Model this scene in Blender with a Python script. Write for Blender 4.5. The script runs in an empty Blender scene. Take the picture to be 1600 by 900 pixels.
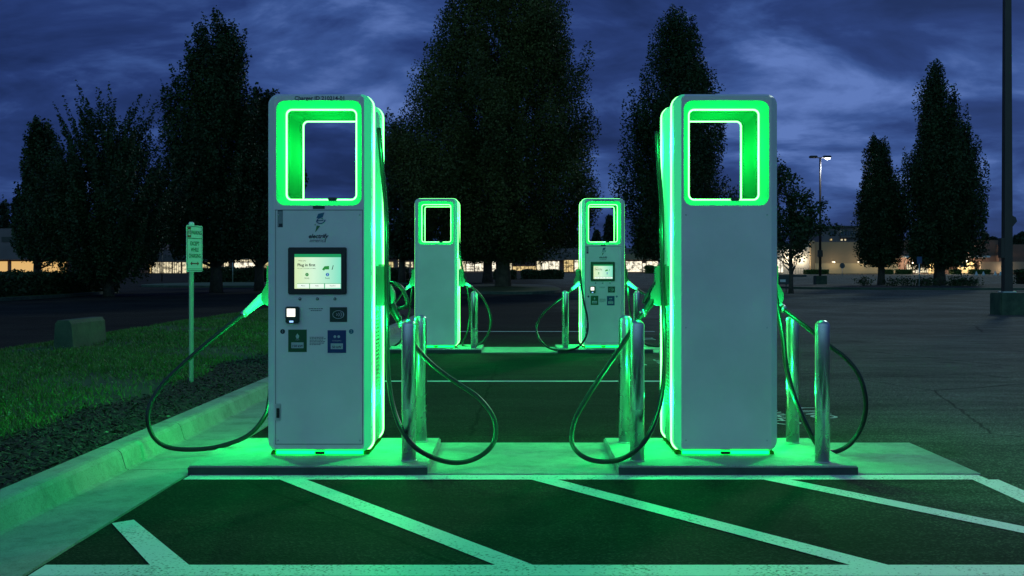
import bpy, bmesh, math, random
import numpy as np
from mathutils import Vector, Matrix
from mathutils.geometry import tessellate_polygon
R = math.radians
SC = bpy.context.scene
COL = SC.collection

# ------------------------------------------------------------------ camera
CAMZ, F, VX, VY = 1.28, 1762.0, 808.0, 425.0
cam_d = bpy.data.cameras.new('camera'); cam = bpy.data.objects.new('camera', cam_d); COL.objects.link(cam)
cam.location = (0, 0, CAMZ); cam.rotation_euler = (R(90), 0, 0)
cam_d.sensor_width = 36; cam_d.lens = F / 1600 * 36
cam_d.shift_x = -8 / 1600; cam_d.shift_y = -25 / 1600
cam_d.clip_start = .05; cam_d.clip_end = 4000
SC.camera = cam

# ------------------------------------------------------------------ world, sun, exposure
SUN_EL, SUN_AZ = 24, 26          # low glow from the right, beyond the chargers (azimuth from +Y towards +X)
world = bpy.data.worlds.new('World'); SC.world = world; world.use_nodes = True
nt = world.node_tree; nt.nodes.clear(); N = nt.nodes.new; L = nt.links.new
out = N('ShaderNodeOutputWorld'); bg = N('ShaderNodeBackground'); L(bg.outputs[0], out.inputs[0])
sky = N('ShaderNodeTexSky'); sky.sky_type = 'NISHITA'; sky.sun_disc = False
sky.sun_elevation = R(SUN_EL); sky.sun_rotation = R(SUN_AZ); sky.air_density = 1.0; sky.ozone_density = 3.0
tc = N('ShaderNodeTexCoord'); sep = N('ShaderNodeSeparateXYZ'); L(tc.outputs['Generated'], sep.inputs[0])
def mth(op, a, b=None, c=None):
    n = N('ShaderNodeMath'); n.operation = op
    for i, v in enumerate((a, b, c)):
        if v is None: continue
        if isinstance(v, (int, float)): n.inputs[i].default_value = v
        else: L(v, n.inputs[i])
    return n.outputs[0]
zc = mth('MAXIMUM', sep.outputs[2], 0.0)
den = mth('ADD', zc, .30)
cx = mth('DIVIDE', sep.outputs[0], den); cy = mth('DIVIDE', sep.outputs[1], den)
cmb = N('ShaderNodeCombineXYZ'); L(cx, cmb.inputs[0]); L(cy, cmb.inputs[1])
n1 = N('ShaderNodeTexNoise'); n1.inputs['Scale'].default_value = 1.5; n1.inputs['Detail'].default_value = 9
n1.inputs['Roughness'].default_value = .56; n1.inputs['Distortion'].default_value = .35
mp = N('ShaderNodeMapping'); mp.inputs['Location'].default_value = (3.1, 7.3, 1.0); mp.inputs['Rotation'].default_value = (0, 0, R(28))
mp.inputs['Scale'].default_value = (1.5, 2.1, 1); L(cmb.outputs[0], mp.inputs[0]); L(mp.outputs[0], n1.inputs[0])
cr = N('ShaderNodeValToRGB'); L(n1.outputs[0], cr.inputs[0])
els = cr.color_ramp.elements
els[0].position = .38; els[0].color = (.12, .26, 1.0, 1)
els[1].position = .67; els[1].color = (1.4, 2.4, 6.0, 1)
e = els.new(.50); e.color = (.24, .52, 1.95, 1)
e = els.new(.58); e.color = (.52, 1.1, 3.4, 1)
mulS = N('ShaderNodeMix'); mulS.data_type = 'RGBA'; mulS.blend_type = 'MULTIPLY'; mulS.inputs[0].default_value = 1
L(sky.outputs[0], mulS.inputs[6]); mulS.inputs[7].default_value = (.006, .012, .035, 1)
addS = N('ShaderNodeMix'); addS.data_type = 'RGBA'; addS.blend_type = 'ADD'; addS.inputs[0].default_value = 1
L(cr.outputs[0], addS.inputs[6]); L(mulS.outputs[2], addS.inputs[7])
# added fill: unseen sky behind the camera brightened to light the charger fronts
glow = mth('MULTIPLY_ADD', sep.outputs[1], -1.0, 0.15); glow = mth('MAXIMUM', glow, 0.0)
gx = mth('MULTIPLY_ADD', sep.outputs[0], -.45, .75); glow = mth('MULTIPLY', glow, mth('MAXIMUM', gx, 0.0))
gcol = N('ShaderNodeMix'); gcol.data_type = 'RGBA'; gcol.blend_type = 'MULTIPLY'; gcol.inputs[0].default_value = 1
cg = N('ShaderNodeCombineColor'); L(glow, cg.inputs[0]); L(glow, cg.inputs[1]); L(glow, cg.inputs[2])
L(cg.outputs[0], gcol.inputs[6]); gcol.inputs[7].default_value = (1.7, 4.5, 4.9, 1)
addG = N('ShaderNodeMix'); addG.data_type = 'RGBA'; addG.blend_type = 'ADD'; addG.inputs[0].default_value = 1
L(addS.outputs[2], addG.inputs[6]); L(gcol.outputs[2], addG.inputs[7])
L(addG.outputs[2], bg.inputs[0]); bg.inputs[1].default_value = .075

sd = bpy.data.lights.new('sun', 'SUN'); sun = bpy.data.objects.new('sun', sd); COL.objects.link(sun)
sd.energy = .42; sd.angle = R(5); sd.color = (.72, .95, .86)
dv = Vector((math.sin(R(SUN_AZ)) * math.cos(R(SUN_EL)), math.cos(R(SUN_AZ)) * math.cos(R(SUN_EL)), math.sin(R(SUN_EL))))
sun.rotation_euler = (-dv).to_track_quat('-Z', 'Y').to_euler()

vs = SC.view_settings; vs.view_transform = 'Standard'; vs.look = 'None'; vs.exposure = 0; vs.gamma = 1; vs.use_curve_mapping = False
SC.cycles.use_denoising = True
SC.cycles.sample_clamp_indirect = 4
SC.cycles.max_bounces = 6

# ------------------------------------------------------------------ helpers
def px(x, y, Y):      # a point of the place: measured column and row, at a known distance Y
    return Vector(((x - VX) * Y / F, Y, CAMZ + (VY - y) * Y / F))
def gz(Y):            # the lot is level, then climbs gently to the shops
    return 0.0 if Y < 35 else min(1.2, (Y - 35) * .0056)
def gp(x, y, z=0.0):
    Y = (CAMZ - z) * F / (y - VY); return Vector(((x - VX) * Y / F, Y, z))

def tag(o, label=None, cat=None, group=None, kind=None):
    if label: o['label'] = label
    if cat: o['category'] = cat
    if group: o['group'] = group
    if kind: o['kind'] = kind
    return o
def empty(name, loc, label, cat, group=None, rz=0):
    o = bpy.data.objects.new(name, None); COL.objects.link(o); o.location = loc; o.rotation_euler = (0, 0, rz)
    o.empty_display_size = .1
    return tag(o, label, cat, group)
def link(name, me, mat, parent=None, smooth=False):
    o = bpy.data.objects.new(name, me); COL.objects.link(o)
    for m in (mat if isinstance(mat, (list, tuple)) else [mat]): me.materials.append(m)
    if smooth: me.polygons.foreach_set('use_smooth', [True] * len(me.polygons))
    if parent: o.parent = parent
    return o
class MB:
    """collects simple shapes into one mesh"""
    def __init__(s): s.v = []; s.f = []; s.m = []; s.sm = []
    def add(s, vs_, fs, mi=0, sm=False):
        b = len(s.v); s.v += [tuple(p) for p in vs_]
        for f in fs: s.f.append(tuple(b + i for i in f)); s.m.append(mi); s.sm.append(sm)
    def box(s, a, b, mi=0, bev=0.0):
        x0, x1 = sorted((a[0], b[0])); y0, y1 = sorted((a[1], b[1])); z0, z1 = sorted((a[2], b[2]))
        if bev <= 0:
            s.add([(x0,y0,z0),(x1,y0,z0),(x1,y1,z0),(x0,y1,z0),(x0,y0,z1),(x1,y0,z1),(x1,y1,z1),(x0,y1,z1)],
                  [(0,3,2,1),(4,5,6,7),(0,1,5,4),(1,2,6,5),(2,3,7,6),(3,0,4,7)], mi)
        else:
            bm = bmesh.new(); bmesh.ops.create_cube(bm, size=1)
            for v in bm.verts: v.co = Vector(((x0+x1)/2 + v.co.x*(x1-x0), (y0+y1)/2 + v.co.y*(y1-y0), (z0+z1)/2 + v.co.z*(z1-z0)))
            bmesh.ops.bevel(bm, geom=bm.edges[:], offset=bev, segments=2, affect='EDGES')
            bm.verts.index_update(); s.add([v.co[:] for v in bm.verts], [[v.index for v in f.verts] for f in bm.faces], mi); bm.free()
        return s
    def tube(s, pts, rad, n=10, mi=0, caps=True, closed=False):
        pts = [Vector(p) for p in pts]; m = len(pts)
        rad = rad if isinstance(rad, (list, tuple)) else [rad] * m
        ref = None; vs_ = []
        for i, p in enumerate(pts):
            if closed: t = pts[(i + 1) % m] - pts[i - 1]
            else: t = pts[min(i + 1, m - 1)] - pts[max(i - 1, 0)]
            t.normalize()
            if ref is None: ref = Vector((0, 1, 0)) if abs(t.y) < .9 else Vector((1, 0, 0))
            u = (ref - t * ref.dot(t)).normalized(); w = t.cross(u); ref = u
            for k in range(n):
                a = 2 * math.pi * k / n; vs_.append(p + (u * math.cos(a) + w * math.sin(a)) * rad[i])
        fs = []
        for i in range(m if closed else m - 1):
            j = (i + 1) % m
            for k in range(n): fs.append((i*n + k, i*n + (k+1) % n, j*n + (k+1) % n, j*n + k))
        if caps and not closed: fs += [tuple(range(n))[::-1], tuple((m-1)*n + k for k in range(n))]
        s.add(vs_, fs, mi, True); return s
    def lathe(s, c, prof, n=20, mi=0):      # prof: (r, z) upwards around a vertical axis
        vs_ = [(c[0] + r*math.cos(2*math.pi*k/n), c[1] + r*math.sin(2*math.pi*k/n), c[2] + z) for r, z in prof for k in range(n)]
        fs = [(i*n+k, i*n+(k+1) % n, (i+1)*n+(k+1) % n, (i+1)*n+k) for i in range(len(prof)-1) for k in range(n)]
        fs += [tuple(range(n))[::-1], tuple((len(prof)-1)*n+k for k in range(n))]
        s.add(vs_, fs, mi, True); return s
    def prism(s, poly, a0, a1, axis='y', mi=0):  # polygon extruded along an axis
        n = len(poly)
        def P(p, a): return {'y': (p[0], a, p[1]), 'x': (a, p[0], p[1]), 'z': (p[0], p[1], a)}[axis]
        s.add([P(p, a0) for p in poly] + [P(p, a1) for p in poly],
              [tuple(range(n)), tuple(range(2*n-1, n-1, -1))] + [(i, n+i, n+(i+1) % n, (i+1) % n) for i in range(n)], mi); return s
    def strip(s, loops, mi=0, sm=False, closed=True):     # loops: equal length point lists, skinned one to the next
        n = len(loops[0]); vs_ = [p for lp in loops for p in lp]
        s.add(vs_, [(i*n+k, i*n+(k+1) % n, (i+1)*n+(k+1) % n, (i+1)*n+k) for i in range(len(loops)-1) for k in range(n if closed else n-1)], mi, sm); return s
    def build(s, name, mat, parent=None):
        me = bpy.data.meshes.new(name); me.from_pydata(s.v, [], s.f)
        me.polygons.foreach_set('material_index', s.m); me.polygons.foreach_set('use_smooth', s.sm)
        bm = bmesh.new(); bm.from_mesh(me); bmesh.ops.recalc_face_normals(bm, faces=bm.faces[:]); bm.to_mesh(me); bm.free()
        return link(name, me, mat, parent)
def catmull(P, k=8):
    P = [Vector(p) for p in P]; Q = [P[0]*2 - P[1]] + P + [P[-1]*2 - P[-2]]; o = []
    for i in range(1, len(Q) - 2):
        for j in range(k):
            t = j / k; a, b, c, d = Q[i-1], Q[i], Q[i+1], Q[i+2]
            o.append(.5 * ((2*b) + (c-a)*t + (2*a-5*b+4*c-d)*t*t + (3*b-a-3*c+d)*t**3))
    return o + [P[-1]]
def leaf_mesh(name, C, U, V, mat, parent=None):   # rhombic leaves: centre C, half axes U, V  (N,3)
    n = len(C); v = np.empty((n, 4, 3), np.float32)
    v[:, 0] = C - U; v[:, 1] = C + V; v[:, 2] = C + U; v[:, 3] = C - V
    me = bpy.data.meshes.new(name); me.vertices.add(n*4); me.vertices.foreach_set('co', v.ravel())
    me.loops.add(n*4); me.loops.foreach_set('vertex_index', np.arange(n*4, dtype=np.int32))
    me.polygons.add(n); me.polygons.foreach_set('loop_start', np.arange(0, n*4, 4, dtype=np.int32))
    me.polygons.foreach_set('loop_total', np.full(n, 4, np.int32)); me.update(calc_edges=True)
    return link(name, me, mat, parent)
def copy_tree(o, parent=None):
    c = o.copy(); COL.objects.link(c); c.parent = parent
    for ch in [x for x in list(COL.objects) if x.parent == o]: copy_tree(ch, c)
    return c
def rrect(hw, z0, z1, r, n=6, cx=0.0):
    o = []
    for (x, z, a0) in ((hw-r, z1-r, 0), (-hw+r, z1-r, 90), (-hw+r, z0+r, 180), (hw-r, z0+r, 270)):
        for k in range(n + 1):
            a = R(a0 + 90*k/n); o.append((cx + x + r*math.cos(a), z + r*math.sin(a)))
    return o
def lp(loop, y): return [(x, y, z) for x, z in loop]
def textmesh(name, s, size, mat, parent, loc, rot=(R(90), 0, 0), align='CENTER', shear=0, bold=0, extrude=0, sx=1.0, space=1.0):
    cu = bpy.data.curves.new(name, 'FONT'); cu.body = s; cu.size = size; cu.align_x = align; cu.align_y = 'CENTER'
    cu.shear = shear; cu.offset = bold; cu.extrude = extrude; cu.resolution_u = 3; cu.space_character = space
    t = bpy.data.objects.new('tmp', cu); COL.objects.link(t); bpy.context.view_layer.update()
    me = bpy.data.meshes.new_from_object(t.evaluated_get(bpy.context.evaluated_depsgraph_get()))
    bpy.data.objects.remove(t); bpy.data.curves.remove(cu); me.name = name
    me.materials.clear()
    o = link(name, me, mat, parent)
    o.location = loc; o.rotation_euler = rot; o.scale = (sx, 1, 1)
    return o

# ------------------------------------------------------------------ materials
def mat(name, col, rough=.5, metal=0.0, emit=None, es=1.0, noise=None, bump=None, spec=.5, nscale=8, coords='Object', col2=None, coat=0):
    m = bpy.data.materials.new(name); m.use_nodes = True; t = m.node_tree; b = t.nodes['Principled BSDF']
    b.inputs['Base Color'].default_value = (*col, 1); b.inputs['Roughness'].default_value = rough; b.inputs['Metallic'].default_value = metal
    b.inputs['Specular IOR Level'].default_value = spec; b.inputs['Coat Weight'].default_value = coat
    if emit: b.inputs['Emission Color'].default_value = (*emit, 1); b.inputs['Emission Strength'].default_value = es
    if noise or bump:
        c = t.nodes.new('ShaderNodeTexCoord'); n = t.nodes.new('ShaderNodeTexNoise'); n.inputs['Scale'].default_value = nscale; n.inputs['Detail'].default_value = 6
        t.links.new(c.outputs[coords], n.inputs[0])
        if noise:
            r = t.nodes.new('ShaderNodeValToRGB'); r.color_ramp.elements[0].position = .3; r.color_ramp.elements[1].position = .7
            k = 1 - noise; c2 = col2 or tuple(min(1, x*(1+noise)) for x in col)
            r.color_ramp.elements[0].color = (*[x*k for x in col], 1); r.color_ramp.elements[1].color = (*c2, 1)
            t.links.new(n.outputs[0], r.inputs[0]); t.links.new(r.outputs[0], b.inputs['Base Color'])
            rr = t.nodes.new('ShaderNodeMapRange'); rr.inputs[3].default_value = max(0, rough-.08); rr.inputs[4].default_value = min(1, rough+.08)
            t.links.new(n.outputs[0], rr.inputs[0]); t.links.new(rr.outputs[0], b.inputs['Roughness'])
        if bump:
            n2 = t.nodes.new('ShaderNodeTexNoise'); n2.inputs['Scale'].default_value = bump[0]; n2.inputs['Detail'].default_value = 4
            t.links.new(c.outputs[coords], n2.inputs[0]); bp = t.nodes.new('ShaderNodeBump'); bp.inputs['Strength'].default_value = bump[1]; bp.inputs['Distance'].default_value = bump[2]
            t.links.new(n2.outputs[0], bp.inputs['Height']); t.links.new(bp.outputs[0], b.inputs['Normal'])
    return m
GREEN = (.17, 1.0, .20)
M = {}
M['paint'] = mat('charger_paint', (.76, .72, .70), .42, noise=.09, nscale=2.2, bump=(60, .04, .002))
M['white'] = mat('shell_white', (.74, .78, .76), .35)
M['padshade'] = mat('pad_front_shade', (.035, .042, .045), .7, noise=.3, nscale=9); M['plinth'] = mat('plinth_paint', (.05, .12, .02), 1, spec=0); M['under'] = mat('underglow_tube', (.1, .2, .1), .6, emit=(0, 1, .06), es=9); M['seam'] = mat('panel_seam', (.12, .14, .15), .7); M['holster'] = mat('holster_grey', (.07, .075, .075), .45); M['tunnel'] = mat('tunnel_lining', (.03, .055, .030), 1, spec=0); M['cover'] = mat('side_cover_paint', (.30, .33, .24), .7, spec=.1)
M['led'] = mat('led_tube', (0, .1, 0), .4, emit=GREEN, es=5)
M['chamfer_glow'] = mat('chamfer_painted_glow', (.5, .7, .55), .35, emit=(.0, 1.0, .30), es=.30)  # emission paints green strip light onto the opaque chamfers
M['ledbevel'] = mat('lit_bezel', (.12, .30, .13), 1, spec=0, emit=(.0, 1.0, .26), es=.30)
M['black'] = mat('black_plastic', (.012, .012, .013), .35)
M['rubber'] = mat('cable_rubber', (.007, .007, .007), .36, bump=(40, .15, .002))
M['steel'] = mat('brushed_steel', (.62, .63, .64), .28, 1.0, noise=.12, nscale=5)
M['dark'] = mat('dark_gap', (.02, .022, .024), .7)
M['ink'] = mat('print_dark', (.015, .03, .04), .6)
M['ink2'] = mat('print_teal', (.01, .12, .22), .5)
M['ink3'] = mat('print_green', (.05, .20, .06), .5)
M['label_green'] = mat('label_green', (.006, .085, .022), .4)
M['label_blue'] = mat('label_blue', (.005, .03, .15), .4)
M['label_white'] = mat('label_white', (.45, .5, .5), .5)
M['label_dark'] = mat('label_dark', (.008, .035, .022), .35)
M['signwhite'] = mat('sign_white', (.80, .82, .80), .4, bump=(30, .1, .002))
M['signred'] = mat('sign_red', (.35, .01, .01), .4)
M['signgreen'] = mat('sign_ink', (.01, .06, .02), .4)
M['galv'] = mat('galvanised', (.55, .56, .56), .45, .6, noise=.15, nscale=20)

def asphalt_mat():
    m = bpy.data.materials.new('asphalt'); m.use_nodes = True; t = m.node_tree; b = t.nodes['Principled BSDF']; n = t.nodes.new; l = t.links.new
    c = n('ShaderNodeTexCoord')
    big = n('ShaderNodeTexNoise'); big.inputs['Scale'].default_value = .35; big.inputs['Detail'].default_value = 5; l(c.outputs['Object'], big.inputs[0])
    st = n('ShaderNodeTexNoise'); st.inputs['Scale'].default_value = 2.2; st.inputs['Detail'].default_value = 7; st.inputs['Roughness'].default_value = .65
    mpp = n('ShaderNodeMapping'); mpp.inputs['Scale'].default_value = (.35, 1.4, 1); l(c.outputs['Object'], mpp.inputs[0]); l(mpp.outputs[0], st.inputs[0])
    vo = n('ShaderNodeTexVoronoi'); vo.inputs['Scale'].default_value = 95; l(c.outputs['Object'], vo.inputs[0])
    r1 = n('ShaderNodeValToRGB'); l(big.outputs[0], r1.inputs[0]); r1.color_ramp.elements[0].position = .35; r1.color_ramp.elements[1].position = .68
    r1.color_ramp.elements[0].color = (.034, .031, .026, 1); r1.color_ramp.elements[1].color = (.066, .060, .048, 1)
    r2 = n('ShaderNodeValToRGB'); l(st.outputs[0], r2.inputs[0]); r2.color_ramp.elements[0].position = .3; r2.color_ramp.elements[1].position = .75
    r2.color_ramp.elements[0].color = (.62, .62, .62, 1); r2.color_ramp.elements[1].color = (1.35, 1.35, 1.35, 1)
    mu = n('ShaderNodeMix'); mu.data_type = 'RGBA'; mu.blend_type = 'MULTIPLY'; mu.inputs[0].default_value = 1; l(r1.outputs[0], mu.inputs[6]); l(r2.outputs[0], mu.inputs[7])
    sp = n('ShaderNodeValToRGB'); l(vo.outputs['Color'], sp.inputs[0]); sp.color_ramp.elements[0].position = .55; sp.color_ramp.elements[1].position = .95
    sp.color_ramp.elements[0].color = (.8, .8, .8, 1); sp.color_ramp.elements[1].color = (2.6, 2.6, 2.5, 1)
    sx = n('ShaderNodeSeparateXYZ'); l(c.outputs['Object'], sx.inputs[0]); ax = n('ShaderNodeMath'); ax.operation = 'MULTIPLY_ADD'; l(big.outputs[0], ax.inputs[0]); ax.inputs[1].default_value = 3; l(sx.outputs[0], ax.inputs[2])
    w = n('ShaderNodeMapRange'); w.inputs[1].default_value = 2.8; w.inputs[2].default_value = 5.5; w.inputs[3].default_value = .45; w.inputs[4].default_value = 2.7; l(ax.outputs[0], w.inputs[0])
    cv = n('ShaderNodeTexVoronoi'); cv.feature = 'DISTANCE_TO_EDGE'; cv.inputs['Scale'].default_value = .22; wob = n('ShaderNodeMix'); wob.data_type = 'RGBA'; wob.inputs[0].default_value = .12; l(c.outputs['Object'], wob.inputs[6]); l(st.outputs['Color'], wob.inputs[7]); l(wob.outputs[2], cv.inputs[0])
    ck = n('ShaderNodeMapRange'); ck.inputs[1].default_value = 0; ck.inputs[2].default_value = .004; ck.inputs[3].default_value = .35; ck.inputs[4].default_value = 1; l(cv.outputs['Distance'], ck.inputs[0])
    oil = n('ShaderNodeTexNoise'); oil.inputs['Scale'].default_value = .9; oil.inputs['Detail'].default_value = 3; l(c.outputs['Object'], oil.inputs[0])
    ol = n('ShaderNodeMapRange'); ol.inputs[1].default_value = .62; ol.inputs[2].default_value = .72; ol.inputs[3].default_value = 1; ol.inputs[4].default_value = .55; l(oil.outputs[0], ol.inputs[0])
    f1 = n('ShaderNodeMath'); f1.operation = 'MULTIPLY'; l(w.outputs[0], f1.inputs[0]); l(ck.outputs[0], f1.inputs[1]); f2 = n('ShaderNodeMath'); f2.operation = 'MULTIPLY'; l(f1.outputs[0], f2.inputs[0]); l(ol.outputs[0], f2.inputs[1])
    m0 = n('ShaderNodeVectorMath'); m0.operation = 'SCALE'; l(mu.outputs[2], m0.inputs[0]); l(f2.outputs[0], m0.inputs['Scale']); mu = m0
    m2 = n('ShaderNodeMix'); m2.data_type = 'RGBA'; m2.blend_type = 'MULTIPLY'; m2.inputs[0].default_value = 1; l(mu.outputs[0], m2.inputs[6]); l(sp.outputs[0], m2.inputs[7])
    l(m2.outputs[2], b.inputs['Base Color']); b.inputs['Roughness'].default_value = .92; b.inputs['Specular IOR Level'].default_value = .08
    bp = n('ShaderNodeBump'); bp.inputs['Strength'].default_value = .6; bp.inputs['Distance'].default_value = .006; l(vo.outputs['Distance'], bp.inputs['Height']); l(bp.outputs[0], b.inputs['Normal'])
    return m
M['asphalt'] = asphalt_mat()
def paint_mat(name, col, wear=.42):
    m = bpy.data.materials.new(name); m.use_nodes = True; t = m.node_tree; b = t.nodes['Principled BSDF']; n = t.nodes.new; l = t.links.new
    c = n('ShaderNodeTexCoord'); a = n('ShaderNodeTexNoise'); a.inputs['Scale'].default_value = 70; a.inputs['Detail'].default_value = 5; l(c.outputs['Object'], a.inputs[0])
    a2 = n('ShaderNodeTexNoise'); a2.inputs['Scale'].default_value = 3; a2.inputs['Detail'].default_value = 4; l(c.outputs['Object'], a2.inputs[0])
    ad = n('ShaderNodeMath'); ad.operation = 'MULTIPLY_ADD'; l(a2.outputs[0], ad.inputs[0]); ad.inputs[1].default_value = .35; l(a.outputs[0], ad.inputs[2])
    r = n('ShaderNodeValToRGB'); l(ad.outputs[0], r.inputs[0]); r.color_ramp.elements[0].position = wear; r.color_ramp.elements[1].position = wear + .14
    r.color_ramp.elements[0].color = (.13, .13, .125, 1); r.color_ramp.elements[1].color = (*col, 1)
    l(r.outputs[0], b.inputs['Base Color']); b.inputs['Roughness'].default_value = .6
    bp = n('ShaderNodeBump'); bp.inputs['Strength'].default_value = .4; bp.inputs['Distance'].default_value = .003; l(a.outputs[0], bp.inputs['Height']); l(bp.outputs[0], b.inputs['Normal'])
    return m
M['line'] = paint_mat('line_paint', (.76, .78, .75), .47)
M['stencil'] = paint_mat('stencil_paint', (.7, .7, .68), .5)
def concrete_mat(name, c1, c2):
    m = bpy.data.materials.new(name); m.use_nodes = True; t = m.node_tree; b = t.nodes['Principled BSDF']; n = t.nodes.new; l = t.links.new
    c = n('ShaderNodeTexCoord'); a = n('ShaderNodeTexNoise'); a.inputs['Scale'].default_value = 2.2; a.inputs['Detail'].default_value = 8; a.inputs['Roughness'].default_value = .65; l(c.outputs['Object'], a.inputs[0])
    f = n('ShaderNodeTexNoise'); f.inputs['Scale'].default_value = 120; f.inputs['Detail'].default_value = 3; l(c.outputs['Object'], f.inputs[0])
    r = n('ShaderNodeValToRGB'); l(a.outputs[0], r.inputs[0]); r.color_ramp.elements[0].position = .3; r.color_ramp.elements[1].position = .7
    r.color_ramp.elements[0].color = (*c1, 1); r.color_ramp.elements[1].color = (*c2, 1)
    rf = n('ShaderNodeValToRGB'); l(f.outputs[0], rf.inputs[0]); rf.color_ramp.elements[0].position = .32; rf.color_ramp.elements[1].position = .5
    rf.color_ramp.elements[0].color = (.62, .62, .62, 1); rf.color_ramp.elements[1].color = (1, 1, 1, 1)
    mu = n('ShaderNodeMix'); mu.data_type = 'RGBA'; mu.blend_type = 'MULTIPLY'; mu.inputs[0].default_value = .7; l(r.outputs[0], mu.inputs[6]); l(rf.outputs[0], mu.inputs[7])
    st = n('ShaderNodeTexNoise'); st.inputs['Scale'].default_value = 5; st.inputs['Detail'].default_value = 9; st.inputs['Roughness'].default_value = .8; l(c.outputs['Object'], st.inputs[0])
    rs = n('ShaderNodeMapRange'); rs.inputs[1].default_value = .36; rs.inputs[2].default_value = .52; rs.inputs[3].default_value = .74; rs.inputs[4].default_value = 1.05; l(st.outputs[0], rs.inputs[0])
    sc = n('ShaderNodeVectorMath'); sc.operation = 'SCALE'; l(mu.outputs[2], sc.inputs[0]); l(rs.outputs[0], sc.inputs['Scale'])
    l(sc.outputs[0], b.inputs['Base Color']); b.inputs['Roughness'].default_value = .8; b.inputs['Specular IOR Level'].default_value = .3
    bp = n('ShaderNodeBump'); bp.inputs['Strength'].default_value = .35; bp.inputs['Distance'].default_value = .004; l(f.outputs[0], bp.inputs['Height']); l(bp.outputs[0], b.inputs['Normal'])
    return m
M['concrete'] = concrete_mat('concrete', (.30, .30, .28), (.47, .46, .43))
M['kerb'] = concrete_mat('kerb_concrete', (.27, .27, .25), (.44, .43, .40))
M['oldconcrete'] = concrete_mat('mossy_concrete', (.035, .06, .045), (.09, .12, .08))
def foliage(name, c1, c2, sc=.9):
    m = bpy.data.materials.new(name); m.use_nodes = True; t = m.node_tree; b = t.nodes['Principled BSDF']; n = t.nodes.new; l = t.links.new
    c = n('ShaderNodeTexCoord'); a = n('ShaderNodeTexNoise'); a.inputs['Scale'].default_value = sc; a.inputs['Detail'].default_value = 5; a.inputs['Roughness'].default_value = .7; l(c.outputs['Object'], a.inputs[0])
    r = n('ShaderNodeValToRGB'); l(a.outputs[0], r.inputs[0]); r.color_ramp.elements[0].position = .35; r.color_ramp.elements[1].position = .7
    r.color_ramp.elements[0].color = (*c1, 1); r.color_ramp.elements[1].color = (*c2, 1); l(r.outputs[0], b.inputs['Base Color'])
    b.inputs['Roughness'].default_value = .6; b.inputs['Specular IOR Level'].default_value = .25
    return m
M['leaf'] = foliage('leaves_dark', (.018, .034, .014), (.045, .075, .024))
M['leaf_big'] = foliage('leaves_broad', (.028, .042, .010), (.12, .12, .030), .30)
M['conifer'] = foliage('needles', (.012, .024, .014), (.03, .05, .026))
M['hedge'] = foliage('hedge_leaves', (.020, .035, .014), (.05, .08, .024), 2)
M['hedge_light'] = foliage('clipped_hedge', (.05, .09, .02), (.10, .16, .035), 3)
M['bark'] = mat('bark', (.075, .055, .040), .9, noise=.4, nscale=6, bump=(14, .8, .05))
M['bark2'] = mat('bark_pale', (.14, .105, .07), .9, noise=.45, nscale=3, bump=(9, .9, .08))
M['grassbase'] = foliage('turf', (.025, .06, .012), (.07, .14, .028), 3)
M['blade'] = foliage('grass_blades', (.05, .12, .022), (.12, .26, .05), 2.2)
M['clover'] = mat('clover', (.18, .28, .12), .6)
M['mulch'] = mat('mulch', (.028, .020, .015), .9, noise=.5, nscale=14, bump=(35, 1, .03))
M['chip'] = mat('bark_chips', (.055, .04, .03), .85, noise=.6, nscale=25)
M['litter'] = mat('dry_litter', (.22, .19, .14), .8)

# ------------------------------------------------------------------ ground
XS = [-600, -120, -60, -30, -8, 8, 30, 60, 120, 600]; YS = [-40, 0, 35, 60, 90, 130, 170, 210, 249.2, 500, 2500]
mb = MB(); vs_ = [(x, y, gz(y)) for y in YS for x in XS]; nx = len(XS)
mb.add(vs_, [(j*nx+i, j*nx+i+1, (j+1)*nx+i+1, (j+1)*nx+i) for j in range(len(YS)-1) for i in range(nx-1)])
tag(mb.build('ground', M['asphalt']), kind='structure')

# gutter and kerb along the lawn, cast in lengths with open joints
mb = MB(); y = 1.6; joints = [y]
for b in (4.45, 7.27, 8.55, 11.6, 14.6, 17.6, 20.6, 23.6, 26.6, 29.6, 32.6, 35.5):
    a = joints[-1] + .012; joints.append(b)
    prof = [(-2.07, -.05), (-2.07, .012), (-2.505, .004), (-2.525, .012), (-2.555, .112), (-2.575, .133), (-2.60, .140), (-2.705, .142), (-2.72, .136), (-2.72, -.05)]
    mb.prism(prof, a, b)
mb.box((-2.70, 1.6, -.06), (-2.08, 35.5, -.004), 1)
tag(mb.build('kerb', [M['kerb'], M['dark']]), kind='structure')

# concrete aprons between the stalls, and the raised pads the chargers stand on
mb = MB()
for y0 in (7.105, 17.80):
    mb.prism([(-2.064, y0), (2.92, y0), (2.92, y0 + 1.29), (-2.064, y0 + 1.29)], -.05, .010, 'z')
ap = tag(mb.build('concrete_apron', M['concrete']), kind='structure')
XL, XR = -1.318, 1.392; ROW = (7.5, 18.2); PADZ = .06
for j, y0 in enumerate(ROW):
    for xc in (XL, XR):
        mb = MB(); mb.box((xc - .755, y0 - .405, -.04), (xc + .755, y0 + .80, PADZ), 0, .008); mb.box((xc - .752, y0 - .409, -.03), (xc + .752, y0 - .398, PADZ - .010), 1)  # dark band over the pad front paints the shade below its lip
        tag(mb.build('concrete_pad', [M['concrete'], M['padshade']]), kind='structure')

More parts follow.
